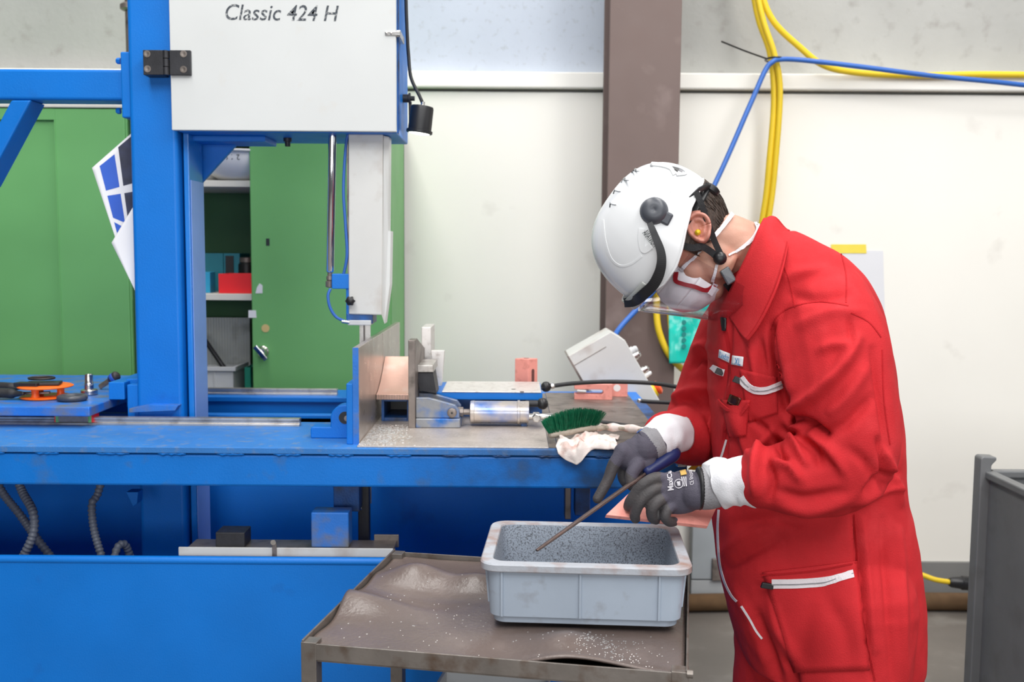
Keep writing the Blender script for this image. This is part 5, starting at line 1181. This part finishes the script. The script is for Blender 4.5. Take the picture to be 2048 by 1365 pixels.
# visor: brim band plus clear curved shield
def vis(th, u, grow=0):
    c, s = math.cos(th), math.sin(th)
    return H(.045 + (.166 + grow - .53 * max(0, .012 - u)) * c, (.122 + grow) * s, u + .035 * (1 - abs(s)) * (u > -.01) * 0)
band = MB()
def bandf(u, v):
    th = R(-42 + 84 * u); base = .042
    return vis(th, base - .004 + (-.028) * (v - .5) * 2 * .55 , .002)
band.grid(bandf, 60, 4)
band.build('visor_brim', HELMG, hob, smooth=True, solid=.004)
hstrip('visor_band', [(1299, 446, 2.052), (1310, 472, 2.046), (1322, 506, 2.047), (1321, 538, 2.052), (1308, 568, 2.065), (1286, 590, 2.09), (1268, 603, 2.12), (1250, 606, 2.145)], 18, BLACK, .006, .005, wfn=lambda t: .6 + .6 * min(1, t * 2.0) - .4 * max(0, t - .75) * 2)
sh = MB()
def shf(u, v):
    th = R(-80 + 160 * u); u0 = .012; u1 = -.168 + .05 * abs(math.sin(th)) ** 4
    return vis(th, u0 + (u1 - u0) * v)
sh.grid(shf, 60, 20)
so = sh.build('visor_shield', VISOR, hob, smooth=True, solid=.0016); so['label'] = 'clear curved face shield'
# chin strap and headband
def cstrip(name, pts, w_, lift=.006, th=.002, mat=STRAP, **k): return strip(name, pts, w_, TH, mat, hob, lift, th, **k)
cstrip('chin_strap', [(1392, 384, 2.085), (1404, 412, 2.082), (1418, 452, 2.09), (1430, 485, 2.10), (1443, 512, 2.105)], 12)
cstrip('chin_strap', [(1345, 482, 2.10), (1362, 490, 2.095), (1384, 496, 2.09), (1404, 494, 2.09), (1422, 504, 2.10), (1436, 516, 2.105)], 14)
cstrip('chin_strap', [(1452, 566, 2.125), (1464, 580, 2.14), (1478, 592, 2.17), (1482, 598, 2.2)], 15)
bk = U(1441, 517, 2.095); MB().lathe(bk + Vector((0, .008, 0)), (0, -1, 0), [(.014, 0), (.014, .006), (.010, .012), (.004, .014)], 18).build('strap_slider', BLACK, hob, smooth=40)
MB().obox(U(1456, 552, 2.11), (.009, 0, -.015), (.009, 0, .006), (0, .004, 0)).build('strap_buckle', M('translucent grey buckle', (.10, .11, .12), .3), hob, .003)
m = MB(); m.tube([H(.012 + .104 * math.cos(a), .083 * math.sin(a), .052) for a in [R(40 + k * 10) for k in range(29)]], .012, 8, True, .25); m.build('headband', BLACK, hob, smooth=True)
c = U(1421, 382, 2.16); m = MB().lathe(c - FW * -.006, -FW, [(.016, 0), (.019, .004), (.019, .014), (.014, .017)], 20); m.build('headband_knob', BLACK, hob, smooth=30)
m = MB(); m.tube([U(1378, 400, 2.09), U(1396, 382, 2.10), U(1412, 374, 2.13), U(1424, 380, 2.17)], .010, 8, True, .3); m.build('headband_arm', DARKH, hob, smooth=True)

# ---- near hand
def two_tone(o, mb, test):
    o.data.materials.append(GLOVE); off = o.parent.location
    for p in o.data.polygons:
        c = p.center + off; a, b = topx(c)
        if test(a, b, c, p.normal): p.material_index = 1
def ellip(mb, c, ax, ay, az, n=12):
    k = len(mb.v); mb.ball((0, 0, 0), 1, n); c, ax, ay, az = map(Vector, (c, ax, ay, az))
    for i in range(k, len(mb.v)): v = mb.v[i]; mb.v[i] = c + ax * v.x + ay * v.y + az * v.z
    return mb
DN = 1.99
g = MB()
ellip(g, U(1362, 988, DN), (-.058, 0, .000), (0, .019, 0), (.006, 0, .043)); ellip(g, U(1332, 985, DN - .004), (-.032, 0, .006), (0, .018, 0), (.014, 0, .042))
tub(g, [(1412, 982, DN + .002, .034), (1390, 985, DN, .036)], 16)
for pts in ([(1335, 962, DN, .014), (1311, 957, DN - .010, .0125), (1284, 972, DN - .016, .0115), (1262, 1000, DN - .008, .011), (1256, 1014, DN + .004, .0102)],
            [(1332, 978, DN, .0145), (1308, 980, DN - .016, .013), (1282, 1002, DN - .020, .012), (1270, 1028, DN - .012, .0112), (1271, 1038, DN + .002, .0104)],
            [(1338, 996, DN, .014), (1320, 1000, DN - .018, .0128), (1304, 1018, DN - .022, .012), (1305, 1036, DN - .012, .011), (1312, 1040, DN + .004, .0104)],
            [(1352, 1010, DN, .013), (1338, 1016, DN - .014, .0118), (1330, 1033, DN - .018, .011), (1338, 1044, DN - .008, .0105), (1348, 1044, DN + .006, .010)],
            [(1395, 960, DN + .012, .015), (1360, 955, DN + .036, .014), (1325, 978, DN + .048, .0125), (1300, 1000, DN + .046, .011)]):
    tub(g, pts, 14, 6)
g = remesh(g, .0026, 3)
gv = normals(g); 
gl = g.build('glove', PALM, man, smooth=True); two_tone(gl, g, lambda px, py, v, n: px > 1322 + 5 * noise.noise(Vector((px, py, 0)) * .05) + max(0, (py - 985)) * .55 and n.y < .3); gl['label'] = 'grey work glove gripping the pink workpiece'
# knit back of the glove: cap shell over the back of the hand
TG = bvh(g)
decal_text('glove_lettering', 'MaxiCut', [(1335, 982), (1333, 940), (1342, 938), (1347, 980)], TG, PRINT, gl, .0026, 0, .025)
decal_text('glove_standard_mark', 'CE EN388', [(1381, 972), (1378, 944), (1384, 942), (1388, 970)], TG, PRINT, gl, .0026)
m = MB(); c = hit(1356, 968, TG, .003)[0]
m.tube([c + Vector((math.cos(a) * .0085, 0, math.sin(a) * .009)) for a in [k * math.pi / 10 for k in range(21)]], .0009, 6); m.build('glove_emblem', PRINT, gl)
patch('glove_emblem', [(1352, 964), (1359, 963), (1361, 972), (1354, 973)], TG, PRINT, gl, .0028, 3, 3, .0006)
patch('glove_emblem', [(1360, 944), (1372, 942), (1373, 951), (1361, 953)], TG, M('ochre print', (.6, .38, .1), .7), gl, .0028, 3, 3, .0006)
for k in range(3): strip('glove_print_line', [(1366 + 4 * k, 974), (1363 + 4 * k, 955)], 2, TG, PRINT, gl, .0026, .0005, n=3)
def cuff(ptsr, name, mat, parent, ribs=0, amp=0, n=40, seed=0, inner=True):
    q = spline([(*U(a, b, c), r, rz) for a, b, c, r, rz in ptsr], 6); rs = []; N_ = len(q)
    for i in range(N_):
        p = Vector(q[i][:3]); t = (Vector(q[min(N_ - 1, i + 1)][:3]) - Vector(q[max(0, i - 1)][:3])).normalized(); y = Vector((0, 1, 0)); y = (y - t * y.dot(t)).normalized(); z = t.cross(y)
        ring = []
        for k in range(n):
            a = 2 * math.pi * k / n; d = 1 + amp * noise.noise(Vector((math.cos(a) * 1.6, math.sin(a) * 1.6, i * .22 + seed))) + (ribs * (1 if k % 2 else -1))
            ring.append(p + (y * math.cos(a) * q[i][4] + z * math.sin(a) * q[i][3]) * d)
        rs.append(ring)
    mb = MB(); mb.rings(rs, True, True); return mb.build(name, mat, parent, smooth=True)
cuff([(1401, 977, DN, .0425, .038), (1408, 977, DN, .0435, .038), (1422, 977, DN, .0425, .037), (1438, 976, DN, .039, .034)], 'knit_cuff', KNIT, gl, .008, .0, 80)
cuff([(1395, 977, DN, .0420, .038), (1399, 977, DN, .0445, .0395), (1403, 977, DN, .0425, .038)], 'cuff_trim', BLACK, gl)
cuff([(1428, 972, DN, .030, .026), (1430, 970, DN, .044, .038), (1438, 966, DN, .050, .045), (1455, 964, DN - .01, .050, .047), (1480, 962, DN - .02, .048, .048), (1505, 964, DN - .03, .048, .050), (1530, 964, DN - .035, .046, .046)], 'inner_sleeve', COTTON, man, 0, .13, 48, 3)

# ---- far hand
DF = 2.17
g2 = MB()
ellip(g2, U(1270, 912, DF), (-.030, 0, -.026), (0, .022, 0), (-.026, 0, .030)); ellip(g2, U(1252, 912, DF - .004), (-.020, 0, -.018), (0, .021, 0), (-.020, 0, .024)); ellip(g2, U(1288, 930, DF - .002), (-.018, 0, -.030), (0, .020, 0), (.020, 0, -.012))
tub(g2, [(1310, 885, DF + .02, .034), (1288, 897, DF + .01, .036)], 16)
for pts in ([(1246, 905, DF - .01, .0165), (1228, 930, DF - .014, .0145), (1216, 960, DF - .018, .0125), (1203, 984, DF - .024, .0118), (1195, 998, DF - .028, .0112)],
            [(1275, 930, DF - .018, .0165), (1264, 948, DF - .030, .0150), (1262, 966, DF - .038, .0130), (1264, 972, DF - .040, .012)],
            [(1262, 918, DF + .008, .014), (1246, 945, DF + .012, .013), (1252, 966, DF + .006, .0118), (1272, 968, DF - .010, .011)],
            [(1276, 925, DF + .014, .014), (1266, 952, DF + .022, .0125), (1276, 965, DF + .008, .0115), (1290, 958, DF - .008, .011)],
            [(1292, 925, DF + .014, .013), (1286, 950, DF + .018, .0118), (1296, 956, DF + .004, .011), (1302, 946, DF - .008, .010)]):
    tub(g2, pts, 14, 6)
g2 = remesh(g2, .0026, 3); gl2 = g2.build('glove', PALM, man, smooth=True); two_tone(gl2, g2, lambda px, py, v, n: (px - 1240) * .75 - (py - 935) * 1.0 > 4 * noise.noise(Vector((px, py, 0)) * .05) + 0 and n.y < .4); gl2['label'] = 'grey work glove holding the file'
TG2 = bvh(g2)
cuff([(1296, 892, DF + .014, .037, .034), (1305, 886, DF + .016, .0375, .034), (1316, 880, DF + .02, .036, .032)], 'knit_cuff', KNIT, gl2, .008, 0, 80)
cuff([(1292, 894, DF + .012, .0365, .034), (1295, 892, DF + .014, .0385, .035), (1298, 890, DF + .014, .037, .034)], 'cuff_trim', GLOVE, gl2)
strip('cuff_label', [(1274, 868), (1286, 860), (1304, 864)], 4, bvh(g2), BLUEC, gl2, .004, .001)
cuff([(1304, 886, DF + .02, .024, .02), (1309, 882, DF + .02, .038, .034), (1322, 873, DF + .035, .044, .040), (1338, 868, DF + .055, .045, .042), (1358, 870, DF + .09, .043, .04)], 'inner_sleeve', COTTON, man, 0, .12, 48, 9)

# ---- boots
def boot(x, y, label):
    b = MB(); rs = []
    for z, f0, f1, w_ in ((.0, -.20, .10, .048), (.02, -.205, .10, .050), (.05, -.20, .095, .050), (.075, -.17, .09, .046), (.10, -.09, .085, .046), (.15, -.06, .08, .048)):
        c0 = (f0 + f1) / 2; h = (f1 - f0) / 2
        rs.append([Vector((x + c0 + h * math.copysign(abs(math.cos(t)) ** .8, math.cos(t)), y + w_ * math.copysign(abs(math.sin(t)) ** .8, math.sin(t)), z)) for t in [2 * math.pi * k / 28 for k in range(28)]])
    b.rings(rs); o = b.build('boot', BLACKR, man, smooth=50, bevel=0)
boot(.76, 2.11, ''); boot(.665, 2.34, '')

# ---- the file and the pink piece
fl = thing('hand_file', 'long dark steel file with a navy handle held over the bin', 'file', U(1200, 1010, 2.07))
tip = U(1073, 1102, 1.98); heel = U(1290, 948, 2.145)
ax = (heel - tip); L_ = ax.length; an = ax.normalized(); sd = Vector((0, 1, 0)); sd = (sd - an * sd.dot(an)).normalized(); tk = an.cross(sd); rs = []
for s, w_, h_ in ((0, .0045, .0025), (.03, .0055, .003), (.45, .0075, .0038), (.93, .008, .004), (.97, .005, .003), (1, .004, .003)):
    c = tip + ax * s; rs.append([c + sd * w_ * a + tk * h_ * b for a, b in ((-1, -.5), (-.5, -1), (.5, -1), (1, -.5), (1, .5), (.5, 1), (-.5, 1), (-1, .5))])
MB().rings(rs).build('file_blade', FILEM, fl, .0004)
he = U(1356, 903, 2.20); hx = he - heel
MB().tube([heel + hx * (i / 10) for i in range(11)], [.010, .012, .0125, .013, .014, .015, .016, .0165, .0165, .015, .009], 16).build('file_handle', NAVY, fl, smooth=True)
wq = thing('pink_workpiece', 'flat salmon pink workpiece held between the gloved fingers', 'workpiece', U(1320, 1020, 2.02))
A_, B_, C_, D_ = U(1279, 967, 2.075), U(1212, 1030, 1.985), U(1416, 1052, 1.985), U(1436, 1010, 2.07)
E_ = U(1222, 1027, 1.98)
nrm = (B_ - A_).cross(D_ - A_).normalized(); nrm = nrm if nrm.z < 0 else -nrm
MB().prism([A_, B_, C_, D_], nrm * .010).build('workpiece_body', PINK, wq, .001)
# knurled bar of the saw behind the hand
kl = thing('knurled_lever', 'black lever with a knurled chrome end in front of the red coverall', 'lever', U(1390, 925, 2.3))
m = MB(); p0, p1 = U(1350, 921, 2.32), U(1376, 922, 2.32); m.lathe(p0, p1 - p0, [(.008, 0), (.013, .002), (.0145, .006), (.0145, .024), (.011, .027), (.0105, (p1 - p0).length)], 18); m.build('knurled_end', NICKEL, kl, smooth=20)
for k in range(14):
    a = 2 * math.pi * k / 14; o = Vector((0, math.cos(a) * .0145, math.sin(a) * .0145)); MB().tube([p0 + Vector((.006, 0, 0)) + o, p0 + Vector((.025, 0, 0)) + o], .0012, 5).build('knurl_ridge', NICKEL, kl)
MB().cyl(p1, U(1436, 924, 2.32), .0075, 12).build('lever_rod', BLACK, kl, smooth=30)
t = thing('yellow_tag', 'yellow plastic tag behind the knurled lever', 'tag', U(1415, 930, 2.5)); MB().prism([U(1376, 940, 2.46), U(1405, 914, 2.46), U(1450, 908, 2.46), U(1450, 945, 2.46)], (0, .006, 0)).build('tag_plate', YELLOW, t, .001)
